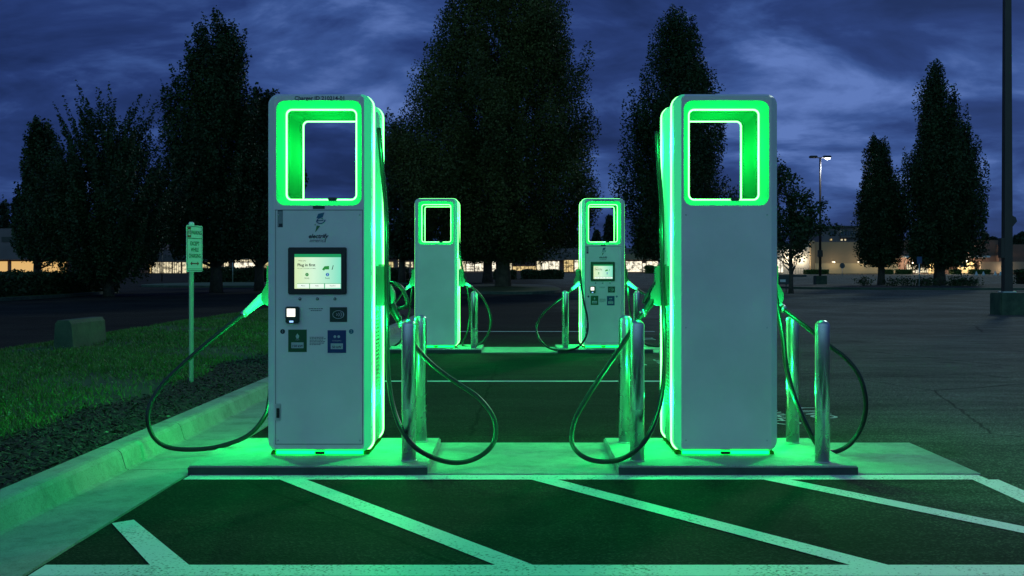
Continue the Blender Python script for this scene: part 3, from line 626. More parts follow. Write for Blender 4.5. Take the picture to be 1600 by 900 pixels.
# ------------------------------------------------------------------ bollards
def bollard():
    r = empty('bollard', (0, 0, 0), 'x', 'bollard')
    mb = MB(); rr = .0465; prof = [(rr, 0), (rr, .875)] + [(rr*math.cos(R(a)) , .875 + .036*math.sin(R(a))) for a in range(15, 90, 15)] + [(.004, .911)]
    mb.lathe((0, 0, 0), prof, 28); mb.build('post', M['steel'], r)
    mb = MB(); mb.lathe((0, 0, 0), [(.052, 0), (.052, .006), (.048, .008)], 24); mb.build('base_collar', M['galv'], r)
    return r
bp = bollard(); first = True
bl = [(XL + .618, ROW[0] - .21, 'shiny steel bollard at the front right corner of the front left charger'), (XL + .622, ROW[0] + .61, 'steel bollard just behind the one at the front left charger, partly covered by it'),
      (XR - .616, ROW[0] - .21, 'steel bollard between the two front chargers, standing before the blank backed one'), (XR - .618, ROW[0] + .58, 'steel bollard half hidden behind the one left of the blank backed front charger'),
      (XR + .568, ROW[0] - .26, 'steel bollard at the outer front corner right of the blank backed front charger'), (XR + .575, ROW[0] + .55, 'steel bollard standing behind the rightmost one, next to the blank charger back'),
      (XL + .625, ROW[1] - .17, 'small far steel bollard right of the far charger with no screen'), (XL + .62, ROW[1] + .60, 'far bollard hidden behind the front one at the far charger with no screen'),
      (XR - .612, ROW[1] - .10, 'far steel bollard left of the far charger with the lit screen'), (XR - .60, ROW[1] + .60, 'far bollard behind the one left of the far lit screen charger'),
      (XR + .52, ROW[1] - .15, 'far steel bollard right of the far charger with the lit screen'), (XR + .60, ROW[1] + .55, 'far bollard deeper behind at the right of the far lit screen charger')]
for x, y, lab in bl:
    o = bp if first else copy_tree(bp); first = False
    o.location = (x, y, PADZ); o['label'] = lab; o['group'] = 'steel bollards guarding the chargers'

# ------------------------------------------------------------------ parking sign, lawn block, pole
sx, sy = px(299, 600, 11.45).x, 11.45; sz = lz(sx, sy)
sg = empty('parking_sign', (sx, sy, sz), 'narrow no parking except while charging sign on a post in the mulch bed', 'sign', rz=0)
mb = MB(); mb.lathe((0, 0, -.05), [(.024, 0), (.024, 1.63), (.028, 1.632), (.028, 1.67), (.018, 1.685)], 16); mb.build('post', M['signwhite'], sg)
ang = R(75)
pn_ = bpy.data.objects.new('sign_plate', None)
mb = MB(); lp_ = rrect(.152, 1.245 - .10, 1.62 + .055, .022); mb.strip([lp(lp_, -.003), lp(lp_, .0)]); mb.add(lp(lp_, -.003), [tuple(range(len(lp_)))]); mb.add(lp(lp_, .0), [tuple(range(len(lp_)))])
sp_ = mb.build('sign_plate', M['signwhite'], sg); sp_.rotation_euler = (0, 0, ang); sp_.location = (.034, -.012, .114); sp_.scale = (1, 1, .887)
def sgn(name, shape_fn, m): q = MB(); shape_fn(q); return q.build(name, m, sp_)
bl_ = rrect(.140, 1.157, 1.663, .014); bi_ = rrect(.134, 1.163, 1.657, .010)
sgn('border', lambda q: q.strip([lp(bl_, -.0045), lp(bi_, -.0045)]), M['signgreen'])
sgn('divider', lambda q: q.add([(-.134, -.0045, 1.522), (.134, -.0045, 1.522), (.134, -.0045, 1.530), (-.134, -.0045, 1.530)], [(0, 1, 2, 3)]), M['signgreen'])
sgn('red_block', lambda q: (q.add([(-.130, -.0045, 1.625), (-.07, -.0045, 1.625), (-.07, -.0045, 1.652), (-.130, -.0045, 1.652)], [(0, 1, 2, 3)]), q.add([(-.130, -.0045, 1.535), (-.07, -.0045, 1.535), (-.07, -.0045, 1.56), (-.130, -.0045, 1.56)], [(0, 1, 2, 3)]),
    q.add([(-.130, -.0045, 1.56), (-.122, -.0045, 1.56), (-.122, -.0045, 1.625), (-.130, -.0045, 1.625)], [(0, 1, 2, 3)]), q.add([(-.078, -.0045, 1.56), (-.07, -.0045, 1.56), (-.07, -.0045, 1.625), (-.078, -.0045, 1.625)], [(0, 1, 2, 3)])), M['signred'])
textmesh('lettering', 'NO', .052, M['signred'], sp_, (-.1, -.005, 1.592), sx=.6)
textmesh('lettering', 'PARKING', .060, M['signgreen'], sp_, (.035, -.005, 1.59), sx=.75, bold=.0012)
for s, z in (('EXCEPT', 1.465), ('WHILE', 1.395), ('CHARGING', 1.325)):
    textmesh('lettering', s, .062, M['signgreen'], sp_, (0, -.005, z), sx=.78 if s != 'CHARGING' else .7, bold=.0014)
sgn('arrow', lambda q: (q.add([(-.05, -.0045, 1.232), (.05, -.0045, 1.232), (.05, -.0045, 1.246), (-.05, -.0045, 1.246)], [(0, 1, 2, 3)]), q.add([(-.085, -.0045, 1.239), (-.05, -.0045, 1.215), (-.05, -.0045, 1.263)], [(0, 1, 2)]), q.add([(.085, -.0045, 1.239), (.05, -.0045, 1.263), (.05, -.0045, 1.215)], [(0, 1, 2)])), M['signred'])
sgn('footer', lambda q: q.add([(-.12, -.0045, 1.175), (.12, -.0045, 1.175), (.12, -.0045, 1.180), (-.12, -.0045, 1.180)], [(0, 1, 2, 3)]), M['signgreen'])

mb = MB(); x0 = px(115, 0, 16.6).x; zb = lz(-6.6, 17) - .03
poly = [(-.30, 0), (0, 0), (-.035, .40), (-.075, .455), (-.235, .455), (-.275, .40)]
mb.prism([(x0 + a, zb + b) for a, b in poly], 16.6, 17.95)
ob = mb.build('concrete_block', M['oldconcrete']); tag(ob, 'low mossy concrete block with sloping sides on the lawn', 'concrete block')

# ------------------------------------------------------------------ trees
def tree(name, label, X, Y, prof, trunk_r, trunk_h, nclump, nleaf, seed, leaf=.11, m='leaf', clump=(.55, 1.5), cat='tree', tilt=.18, lean=0, group='trees around the parking lot', bark='bark', shell=.45, base=None):
    """prof: [(z above ground, centre offset, half width)] read bottom to top"""
    rg = np.random.default_rng(seed); g = gz(Y) if base is None else base
    r = empty(name, (X, Y, g), label, cat, group)
    P = np.array(prof, float); zz = rg.uniform(0, 1, nclump*8); z = P[0, 0] + zz*(P[-1, 0] - P[0, 0])
    cxp = np.interp(z, P[:, 0], P[:, 1]); hw = np.interp(z, P[:, 0], P[:, 2])
    keep = rg.random(len(z)) < (hw/hw.max())**1.3 + .05; z, cxp, hw = z[keep][:nclump], cxp[keep][:nclump], hw[keep][:nclump]; n = len(z)
    th = rg.uniform(0, 2*np.pi, n); rad = rg.random(n)**shell; lump = 1 + .13*np.sin(th*3 + seed + z*.9) + .09*rg.standard_normal(n)
    cs = clump[0]*(.75 + .6*rg.random(n)); cx_ = cxp + np.cos(th)*rad*np.maximum(hw*lump - cs*.6, .05); cy_ = np.sin(th)*rad*np.maximum(hw*lump - cs*.6, .05)
    szv = clump[1]*(.6 + .8*rg.random(n)); szv = np.minimum(szv, np.maximum(.4, hw*1.3 + .5))
    k = max(1, nleaf//n); CC = []; DD = []
    for i in range(n):
        q = rg.standard_normal((k, 3)); q /= np.linalg.norm(q, axis=1)[:, None]; q *= (rg.random(k)**.45)[:, None]
        pz = q[:, 2]; sq = 1 - .45*np.clip(pz, 0, 1)                 # clumps taper to a tip
        dirx = np.cos(th[i])*tilt; diry = np.sin(th[i])*tilt
        CC.append(np.stack([cx_[i] + q[:, 0]*cs[i]*sq + dirx*(pz + .6)*szv[i], cy_[i] + q[:, 1]*cs[i]*sq + diry*(pz + .6)*szv[i], z[i] + pz*szv[i]], 1))
    C = np.concatenate(CC); lo_ = P[0, 0] - .25 + .5*rg.random(len(C)); C = C[C[:, 2] > lo_]; N_ = len(C)
    u = rg.standard_normal((N_, 3)); u[:, 2] = np.abs(u[:, 2])*.8; u /= np.linalg.norm(u, axis=1)[:, None]; w = np.cross(u, rg.standard_normal((N_, 3))); w /= np.linalg.norm(w, axis=1)[:, None] + 1e-9
    s = leaf*rg.uniform(.6, 1.25, N_)
    leaf_mesh('crown', C, u*s[:, None], w*(s*.62)[:, None], M[m], r)
    mb = MB(); top = P[-1, 0]
    zs = np.linspace(-.1, top*.9, 12); pts = [(float(np.interp(q, P[:, 0], P[:, 1]))*min(1, max(0, (q - trunk_h)/top)) , 0, q) for q in zs]
    rs = [trunk_r*(1.35 if i == 0 else 1.0 - .9*max(0, (q - trunk_h*.5))/top) for i, q in enumerate(zs)]; mb.tube(pts, [max(.03, v) for v in rs], 12)
    for i in rg.choice(n, min(n, 34), replace=False):
        zb_ = max(trunk_h*.85, z[i] - rg.uniform(1.5, 4.0)*top/16); b = Vector((0, 0, zb_)); t_ = Vector((cx_[i], cy_[i], z[i])); mid = (b*.45 + t_*.55) + Vector((0, 0, -.2*abs(z[i] - zb_)))
        mb.tube(catmull([b, mid, t_], 3), [trunk_r*f for f in np.linspace(.34, .08, 7)], 6)
    mb.build('trunk', M[bark], r)
    return r
def T(pxs, Y, base_y=None):   # silhouette rows (y, x_left, x_right) -> profile around the trunk column
    return [(CAMZ + (VY - y)*Y/F - gz(Y), ((a + b)/2 - VX)*Y/F, (b - a)/2*Y/F) for y, a, b in pxs]
def sil(name, label, tx, Y, rows, **kw):
    X = (tx - VX)*Y/F; prof = sorted([(z, c - X, h) for z, c, h in T(rows, Y)]); return tree(name, label, X, Y, prof, **kw)
# great tree behind the far row
sil('broadleaf_tree', 'huge dark oval tree with a thick pale trunk rising behind the far chargers', 786, 72,
    [(409, 742, 828), (403, 716, 852), (375, 664, 892), (335, 628, 922), (300, 612, 938), (240, 610, 940), (200, 618, 930), (150, 640, 912), (100, 662, 905), (50, 690, 893), (0, 700, 884), (-50, 715, 872), (-100, 745, 850), (-140, 780, 815)],
    trunk_r=.42, trunk_h=2.0, nclump=900, nleaf=290000, seed=3, leaf=.085, m='leaf_big', clump=(.85, 1.5), bark='bark2', shell=.36)
sil('broadleaf_tree', 'dark tree whose trunk shows left of the thick trunk, behind the huge oval tree', 762, 98,
    [(410, 735, 790), (400, 700, 820), (350, 690, 835), (280, 700, 830), (220, 720, 810)], trunk_r=.40, trunk_h=2.4, nclump=120, nleaf=22000, seed=12, leaf=.14, clump=(.8, 1.4))
sil('broadleaf_tree', 'loose tree peeping out between the front left charger and the far row', 628, 92,
    [(402, 604, 668), (380, 594, 676), (330, 590, 672), (280, 592, 664), (240, 600, 652), (205, 612, 636)], trunk_r=.28, trunk_h=1.7, nclump=120, nleaf=26000, seed=21, leaf=.13, clump=(.6, 1.2), shell=.5)
sil('columnar_tree', 'tall pointed tree directly behind the front right charger', 1048, 70,
    [(402, 990, 1110), (370, 980, 1122), (300, 975, 1130), (240, 980, 1132), (190, 984, 1124), (140, 1004, 1116), (90, 1020, 1096), (55, 1033, 1078), (14, 1048, 1056)],
    trunk_r=.30, trunk_h=1.8, nclump=380, nleaf=110000, seed=5, leaf=.085, clump=(.6, 1.7))
sil('columnar_tree', 'tall ragged pointed tree standing to the left of the front left charger', 338, 62,
    [(404, 290, 378), (392, 262, 400), (350, 245, 402), (290, 246, 396), (240, 250, 392), (200, 262, 388), (150, 280, 384), (100, 295, 378), (65, 312, 368), (38, 334, 354)],
    trunk_r=.30, trunk_h=1.6, nclump=400, nleaf=105000, seed=6, leaf=.085, clump=(.42, 1.5), tilt=.25)
sil('broadleaf_tree', 'dark rounded tree half covered by the front left charger', 405, 66,
    [(402, 372, 445), (380, 362, 460), (320, 358, 470), (250, 364, 462), (200, 378, 450), (165, 398, 432)], trunk_r=.26, trunk_h=1.6, nclump=170, nleaf=36000, seed=7, leaf=.11, clump=(.6, 1.2))
sil('broadleaf_tree', 'wide bushy tree with many spiky upright tips left of the tall ragged tree', 170, 54,
    [(438, 122, 182), (415, 112, 192), (400, 96, 236), (370, 50, 262), (320, 66, 266), (280, 84, 254), (240, 104, 232), (205, 125, 212), (180, 142, 200)],
    trunk_r=.22, trunk_h=.5, nclump=420, nleaf=110000, seed=8, leaf=.068, clump=(.24, 1.5), tilt=.42, shell=.5)
sil('columnar_tree', 'slim leaning topped tree in front of the shop windows at far left', 58, 58,
    [(404, 44, 100), (380, 26, 110), (320, 34, 104), (270, 42, 92), (235, 50, 82), (203, 58, 74)], trunk_r=.2, trunk_h=1.4, nclump=180, nleaf=40000, seed=9, leaf=.09, clump=(.35, 1.1), tilt=.25)
sil('broadleaf_tree', 'loose airy tree with drooping side twigs right of the front right charger', 1236, 60,
    [(405, 1190, 1262), (380, 1180, 1290), (350, 1176, 1316), (330, 1180, 1292), (300, 1182, 1262), (270, 1190, 1245), (250, 1200, 1228)],
    trunk_r=.12, trunk_h=1.2, nclump=80, nleaf=9000, seed=10, leaf=.085, clump=(.5, .55), tilt=.1, shell=.6)
sil('columnar_tree', 'smaller two-topped upright tree left of the largest tree by the tall pole', 1377, 78,
    [(413, 1352, 1398), (395, 1342, 1408), (350, 1338, 1414), (320, 1340, 1412), (290, 1348, 1406), (260, 1354, 1392), (238, 1360, 1384), (216, 1368, 1374)],
    trunk_r=.24, trunk_h=1.6, nclump=260, nleaf=66000, seed=11, leaf=.082, clump=(.42, 1.3), tilt=.12)
sil('columnar_tree', 'largest upright tree with a pointed top just left of the tall pole', 1468, 76,
    [(418, 1438, 1500), (395, 1420, 1528), (350, 1415, 1540), (300, 1416, 1538), (260, 1420, 1528), (225, 1428, 1514), (190, 1434, 1498), (150, 1444, 1482), (106, 1458, 1464)],
    trunk_r=.36, trunk_h=1.8, nclump=420, nleaf=110000, seed=13, leaf=.088, clump=(.5, 1.7), tilt=.12)
def conifer(x, ytop, ybase, hw, Y, seed, lab):
    sil('conifer_tree', lab, x, Y, [(ybase, x - hw, x + hw), ((ybase*2 + ytop)/3, x - hw*.8, x + hw*.8), ((ybase + 2*ytop)/3, x - hw*.45, x + hw*.45), (ytop, x - 1, x + 1)],
        trunk_r=.3, trunk_h=1.0, nclump=70, nleaf=8000, seed=seed, leaf=.30, m='conifer', clump=(1.0, 1.1), group='distant conifers behind the shops')
for i, (x, yt, hw) in enumerate(((876, 352, 12), (893, 345, 16), (912, 356, 14), (932, 362, 14), (952, 338, 15), (968, 366, 12), (6, 300, 14), (24, 308, 13), (-10, 310, 14), (860, 368, 13), (620, 350, 15), (1000, 372, 12))):
    conifer(x, yt, 400, hw, 285, 40 + i, ['small pointed conifer beyond the middle shops roof', 'tallest dark conifer seen left of the far lit screen charger', 'dark conifer low beyond the roof, third from the huge tree', 'low dark conifer beyond the roof, just left of the far lit screen charger',
             'pointed conifer framed by the far lit screen charger window', 'low conifer right of the one in the far charger window', 'dark conifer over the roof at the far left edge', 'second conifer from the left edge over the shop roof', 'conifer cut by the left edge of the photo',
             'lowest conifer at the lower right of the huge oval tree', 'dark conifer behind the loose tree in the gap right of the front left charger', 'low conifer left of the front right charger'][i])
for i, (x, yt, hw) in enumerate(((1540, 368, 9), (1552, 374, 8), (1590, 370, 6), (1598, 366, 6))):
    conifer(x, yt, 392, hw, 255, 60 + i, ['round dark treetop over the roof right of the largest tree', 'lower treetop over the roof left of the tall pole', 'pointed treetop over the roof right of the tall pole', 'treetop over the roof at the right edge'][i])

# ------------------------------------------------------------------ hedges and planting
def hedge(label, x0, x1, y0, y1, h, n, leaf=.07, m='hedge', name='hedge', seed=1, group=None, ragged=.15):
    rg = np.random.default_rng(seed); cx_, cy_ = (x0+x1)/2, (y0+y1)/2; g = gz(cy_)
    r = empty(name, (cx_, cy_, g), label, 'hedge' if name == 'hedge' else 'shrub', group)
    f = rg.random(n); X = rg.uniform(x0, x1, n); Y_ = rg.uniform(y0, y1, n); hh = h*(1 + ragged*np.sin(X*1.7 + Y_*.9) * np.sin(X*.6 - Y_*1.3) + ragged*.4*rg.standard_normal(n))
    Z = np.where(f < .5, hh*rg.uniform(.9, 1.02, n), hh*rg.random(n)); sd_ = f > .75; Y_ = np.where(sd_, y0 + rg.normal(0, .08, n), Y_); xe = (f > .5) & (f <= .62); X = np.where(xe, np.where(rg.random(n) < .5, x0, x1) + rg.normal(0, .08, n), X)
    u = rg.standard_normal((n, 3)); u /= np.linalg.norm(u, axis=1)[:, None]; w = np.cross(u, rg.standard_normal((n, 3))); w /= np.linalg.norm(w, axis=1)[:, None]; s = leaf*rg.uniform(.6, 1.3, n)
    leaf_mesh('foliage', np.stack([X - cx_, Y_ - cy_, Z], 1), u*s[:, None], w*(s*.6)[:, None], M[m], r)
    mb = MB(); mb.box((x0 - cx_ + .15, y0 - cy_ + .15, 0), (x1 - cx_ - .15, y1 - cy_ - .15, h*.8)); mb.build('stems', M['conifer'], r)
hedge('long rough dark hedge across the road at the left', -34, -21.9, 44, 62, 1.0, 60000, .09, seed=1)
hedge('low dark hedge behind the parking sign and the road', -27.5, -9.6, 96, 99, 1.15, 26000, .10, seed=2)
hedge('short dark hedge seen right of the front left charger', -9.2, -5.6, 100, 103, 1.1, 6000, .10, seed=3)
hedge('low hedge under the huge tree before the shop windows', -2.4, -.2, 120, 122, .9, 4000, .1, seed=4)
hedge('low dark hedge right of the thick pale trunk', 0.6, 5.0, 124, 126, .9, 5000, .1, seed=5)
lit = [(1258, 1292, 'clipped hedge by the white wall near the street lamp'), (1402, 1422, 'bright clipped hedge left of the glass entrance'), (1486, 1498, 'small clipped hedge left of the side door with a lamp'), (1516, 1544, 'clipped hedge right of the side door with a lamp'), (1383, 1392, 'small clipped hedge against the tan wall')]
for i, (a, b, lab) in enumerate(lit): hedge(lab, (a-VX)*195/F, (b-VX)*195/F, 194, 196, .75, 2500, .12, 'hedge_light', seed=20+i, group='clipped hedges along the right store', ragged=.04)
hedge('dark rounded bush at the right edge beyond the tall pole', (1592-VX)*90/F, (1612-VX)*90/F, 88, 91, 1.1, 4000, .09, seed=33)
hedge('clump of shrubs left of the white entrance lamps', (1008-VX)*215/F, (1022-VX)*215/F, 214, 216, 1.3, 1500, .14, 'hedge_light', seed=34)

def island(name, x0, x1, y0, y1, m, grass=True):
    mb = MB(); n_ = 24; cx_, cy_ = (x0+x1)/2, (y0+y1)/2
    def el(s, dz): return [(cx_ + (x1-x0)/2*s*math.copysign(abs(math.cos(t))**.6, math.cos(t)), cy_ + (y1-y0)/2*s*math.copysign(abs(math.sin(t))**.6, math.sin(t)), gz(cy_ + (y1-y0)/2*s*math.sin(t)) + dz) for t in [2*math.pi*k_/n_ for k_ in range(n_)]]
    mb.strip([el(1, -.1), el(1, .13), el(.985, .14)]); a = el(.985, .14); mb.add(a + [(cx_, cy_, gz(cy_) + .19)], [(i, (i+1) % n_, n_) for i in range(n_)], 1)
    tag(mb.build(name, [M['kerb'], m]), kind='structure')
M['drygrass'] = foliage('dry_turf', (.05, .06, .018), (.12, .12, .04), 1.5)
M['kerb'] = M['oldconcrete']
island('grass_island', -4.0, 2.6, 58, 82, M['drygrass']); island('grass_island', -27, -8, 76, 92, M['grassbase'])
island('planted_island', 17, 60, 68, 82, M['mulch'])
island('verge', -36, -21.2, 41, 64, M['grassbase'])
rg = random.Random(5)
for i in range(9):
    x = [1395, 1418, 1440, 1452, 1489, 1497, 1505, 1519, 1350][i]; Y = 73; X = (x - VX)*Y/F; g = gz(Y) + .15
    r = empty('small_shrub', (X, Y, g), ['x']*9 and ['low shrub on the island beneath the two-topped tree, second from the left', 'low shrub left of the blue sign post on the island', 'low shrub at the foot of the blue sign post', 'low shrub between the sign post and the thick trunk', 'dark leafy plant right of the largest tree trunk', 'second leafy plant right of the largest tree trunk', 'third leafy plant right of the largest tree trunk', 'spiky plant furthest right on the island', 'leftmost low shrub on the dark island'][i], 'shrub', 'low shrubs on the dark island')
    n = 260; q = np.random.default_rng(100+i); C = q.normal(0, 1, (n, 3))*np.array([.28, .28, .16]) + np.array([0, 0, .28]); u = q.standard_normal((n, 3)); u /= np.linalg.norm(u, axis=1)[:, None]; w = np.cross(u, q.standard_normal((n, 3))); w /= np.linalg.norm(w, axis=1)[:, None]
    leaf_mesh('foliage', C, u*.07, w*.04, M['hedge'], r); mb = MB(); mb.tube([(0, 0, -.1), (0, 0, .3)], .03, 6); mb.build('stem', M['bark'], r)

# ------------------------------------------------------------------ poles, lamps, small posts
M['polepaint'] = mat('pole_paint', (.05, .035, .03), .5, noise=.2, nscale=2)
M['lampglow'] = mat('lamp_lens', (.3, .3, .3), .4, emit=(.85, .95, 1), es=9)
X, Y = (1573.5 - VX)*33.9/F, 33.9
r = empty('light_pole', (X, Y, 0), 'tall brown pole on a square concrete base at the right edge', 'light pole')
mb = MB(); mb.box((-.36, -.40, -.05), (.56, .40, .66), 0, .03); mb.build('concrete_base', M['oldconcrete'], r)
mb = MB(); mb.box((-.20, -.20, .66), (.20, .20, .70), 0, .005); mb.build('base_plate', M['galv'], r)
mb = MB(); mb.add([(sx_*.125, sy_*.125, .70) for sx_, sy_ in ((-1,-1),(1,-1),(1,1),(-1,1))] + [(sx_*.085, sy_*.085, 12.0) for sx_, sy_ in ((-1,-1),(1,-1),(1,1),(-1,1))], [(0,1,5,4),(1,2,6,5),(2,3,7,6),(3,0,4,7),(4,5,6,7)]); mb.build('shaft', M['polepaint'], r)
mb = MB(); mb.box((-.23, -.12, 1.70), (-.115, .1, 2.30), 0, .01); mb.build('junction_box', M['polepaint'], r)
mb = MB(); mb.prism([(.11, 2.62), (.26, 2.80), (.22, 2.92), (.11, 2.98)], -.1, .1); mb.build('bracket_box', M['polepaint'], r)
mb = MB(); mb.tube([(0, 0, 11.9), (0, -.5, 12.0), (0, -.9, 12.0)], .04, 8); mb.box((-.2, -1.5, 11.93), (.2, -.9, 12.07), 0, .02); mb.build('lamp_head', M['polepaint'], r)

Y = 82; X = (1281.5 - VX)*Y/F; zt = CAMZ + (425 - 247)*Y/F - gz(Y)
r = empty('street_lamp', (X, Y, gz(Y)), 'two headed street lamp with its right head lit', 'street lamp')
mb = MB(); mb.box((-.4, -.4, 0), (.4, .4, .75), 0, .03); mb.build('concrete_base', M['oldconcrete'], r)
mb = MB(); mb.tube([(0, 0, .75), (0, 0, zt + .05)], [.10, .065], 10); mb.build('shaft', M['polepaint'], r)
for s in (-1, 1):
    mb = MB(); mb.tube([(0, 0, zt), (s*.25, 0, zt + .05)], .035, 8); mb.box((s*.22, -.2, zt), (s*.78, .2, zt + .17), 0, .04); h_ = mb.build('lamp_head', M['polepaint'], r)
    if s > 0:
        h_['label'] = 'lit lamp head'
        mb = MB(); mb.lathe((s*.55, 0, zt - .05), [(.05, -.06), (.16, -.02), (.21, .045)], 14); mb.build('lamp_lens', M['lampglow'], h_)
        ld = bpy.data.lights.new('lamp_light', 'POINT'); ld.energy = 250; ld.color = (.85, .95, 1); ld.shadow_soft_size = .2; lo = bpy.data.objects.new('lamp_light', ld); COL.objects.link(lo); lo.parent = r; lo.location = (s*.55, 0, zt - .35)
mb = MB(); mb.box((-.16, -.14, 2.1), (.16, .14, 2.6), 0, .02); mb.build('control_box', M['polepaint'], r)

M['signblue'] = mat('sign_blue', (.02, .06, .16), .4); M['graysign'] = mat('sign_grey_back', (.06, .07, .075), .6)
def post_sign(name, label, x, Y, ytop, w, h, m, octo=False, cat='sign', z0=None):
    X = (x - VX)*Y/F; g = gz(Y); zt = CAMZ + (425 - ytop)*Y/F - g; r = empty(name, (X, Y, g), label, cat)
    mb = MB(); mb.tube([(0, .03, 0), (0, .03, zt)], .035, 8); mb.build('post', M['galv'], r)
    mb = MB()
    if octo: mb.prism([(w/2*math.cos(R(22.5 + 45*k_))/.924, zt - h/2 + h/2*math.sin(R(22.5 + 45*k_))/.924) for k_ in range(8)], -.01, .0)
    else: mb.box((-w/2, -.01, zt - h), (w/2, 0, zt), 0, .004)
    mb.build('sign_plate', m, r)
post_sign('road_sign', 'dark stop sign back on a post across the road, left of the front left charger', 363.5, 84, 391, .75, .75, M['graysign'], True)
post_sign('road_sign', 'blue rectangular sign on a post between the two upright trees', 1436.5, 72, 401, .33, .45, M['signblue'])
post_sign('road_sign', 'tiny dark round sign before the tan wall', 1316, 150, 411, .7, .7, M['graysign'], True)
post_sign('road_sign', 'small dark sign post near the side door lamp', 1503, 150, 411, .45, .5, M['graysign'])
Y = 105; X = (253 - VX)*Y/F; zt = CAMZ + (425-388)*Y/F - gz(Y); r = empty('lamp_post', (X, Y, gz(Y)), 'thin dark lamp post in front of the left shop windows', 'lamp post')
mb = MB(); mb.tube([(0, 0, 0), (0, 0, zt)], .06, 8); mb.build('shaft', M['polepaint'], r); mb = MB(); mb.box((-.35, -.15, zt), (.45, .15, zt + .12), 0, .02); mb.build('lamp_head', M['polepaint'], r)
# waste bin on legs beyond the right charger
Y = 62; X = (1224 - VX)*Y/F; r = empty('cart_corral', (X, Y, gz(Y)), 'small dark stand with legs and a pale notice, just right of the front right charger', 'stand')
mb = MB(); mb.box((-.45, -.3, .45), (.25, .3, .85), 0, .02); mb.build('body', M['graysign'], r)
mb = MB(); mb.box((-.5, -.34, .86), (1.2, .3, .97), 0, .02); mb.build('top', M['graysign'], r)
for lx in (-.35, .15):
    mb = MB(); mb.tube([(lx, 0, 0), (lx, 0, .5)], .03, 8); mb.build('leg', M['graysign'], r)
mb = MB(); mb.box((-.25, -.312, .58), (.05, -.302, .72)); mb.build('notice', M['signwhite'], r)
r.name = 'metal_stand'

# ------------------------------------------------------------------ shops
def window_mat(name, c, s, seed, warm=None):
    m = bpy.data.materials.new(name); m.use_nodes = True; t = m.node_tree; b = t.nodes['Principled BSDF']; n = t.nodes.new; l = t.links.new
    g = n('ShaderNodeTexCoord'); mp_ = n('ShaderNodeMapping'); mp_.inputs['Location'].default_value = (seed*3.7, 0, seed); mp_.inputs['Scale'].default_value = (.9, .5, 1.1); l(g.outputs['Object'], mp_.inputs[0])
    a = n('ShaderNodeTexNoise'); a.inputs['Scale'].default_value = 1.15; a.inputs['Detail'].default_value = 5; a.inputs['Roughness'].default_value = .7; l(mp_.outputs[0], a.inputs[0])
    r = n('ShaderNodeValToRGB'); l(a.outputs[0], r.inputs[0]); r.color_ramp.elements[0].position = .40; r.color_ramp.elements[1].position = .55
    r.color_ramp.elements[0].color = (*[x*.14 for x in c], 1); r.color_ramp.elements[1].color = (*c, 1)
    l(r.outputs[0], b.inputs['Emission Color']); b.inputs['Emission Strength'].default_value = s; b.inputs['Base Color'].default_value = (.05, .05, .05, 1); b.inputs['Roughness'].default_value = .15
    return m
WM = [window_mat('shop_glow_warm', (1, .72, .30), .95, 1), window_mat('shop_glow_pale', (1, .86, .55), 1.0, 2), window_mat('shop_glow_white', (1, .90, .68), 1.35, 3), mat('blind_glow', (.1, .1, .1), .6, emit=(1, .60, .20), es=.75, ), window_mat('shop_glow_yellow', (.95, .78, .34), .8, 5)]
M['fascia'] = mat('fascia', (.17, .125, .13), .8, noise=.15, nscale=.3); M['fascia2'] = mat('canopy_face', (.12, .10, .10), .8, noise=.2, nscale=.4); M['frame'] = mat('window_frame', (.03, .028, .025), .5)
M['tan'] = mat('tan_wall', (.30, .22, .13), .85, noise=.12, nscale=.15); M['tanlow'] = mat('cream_wall', (.50, .38, .21), .85, noise=.1, nscale=.2); M['brick'] = mat('dark_brick_wall', (.13, .075, .06), .9, noise=.2, nscale=.5); M['whitewall'] = mat('white_wall', (.42, .41, .38), .85, noise=.12, nscale=.3)
M['lilac'] = mat('grey_render', (.17, .125, .13), .85, noise=.1, nscale=.2)
def bxm(root, name, xa, xb, yt, yb, Y, depth, m, dY=0.0, parent=None):
    g = root.location; b = MB(); Yn = Y + dY
    za = CAMZ + (425 - yt)*Y/F - g.z; zb_ = CAMZ + (425 - yb)*Y/F - g.z
    b.box(((xa - VX)*Y/F - g.x, Yn - g.y, zb_), ((xb - VX)*Y/F - g.x, Yn + depth - g.y, za)); return b.build(name, m, parent or root)
def win(root, xa, xb, yt, yb, Y, m, cols=0, rows=0, front=-.12, door=False, name='window'):
    """a lit pane in a frame with mullions standing in front of it"""
    g = root.location; k_ = Y/F; x0, x1 = (xa - VX)*k_ - g.x, (xb - VX)*k_ - g.x; z1, z0 = CAMZ + (425 - yt)*k_ - g.z, CAMZ + (425 - yb)*k_ - g.z; y = Y + front - g.y
    b = MB(); t = .09
    for a in np.linspace(x0, x1, cols + 2): b.box((a - t/2, y - .08, z0), (a + t/2, y - .01, z1))
    for a in np.linspace(z0, z1, rows + 2): b.box((x0, y - .075, a - t/2), (x1, y - .012, a + t/2))
    f = b.build(name, M['frame'], root)
    b = MB(); b.box((x0, y, z0), (x1, y + .05, z1)); b.build('pane', m, f); return f
def shop(name, label, xa, xb, yt, Y, depth, wallm, base_y=None, group=None, cat='shop'):
    cx_ = ((xa + xb)/2 - VX)*Y/F; r = empty(name, (cx_, Y, gz(Y)), label, cat, group)
    b = MB(); k_ = Y/F; zt = CAMZ + (425 - yt)*k_ - gz(Y); hw = (xb - xa)/2*k_; b.box((-hw, 0, -.3), (hw, depth, zt)); b.build('wall', wallm, r)
    return r
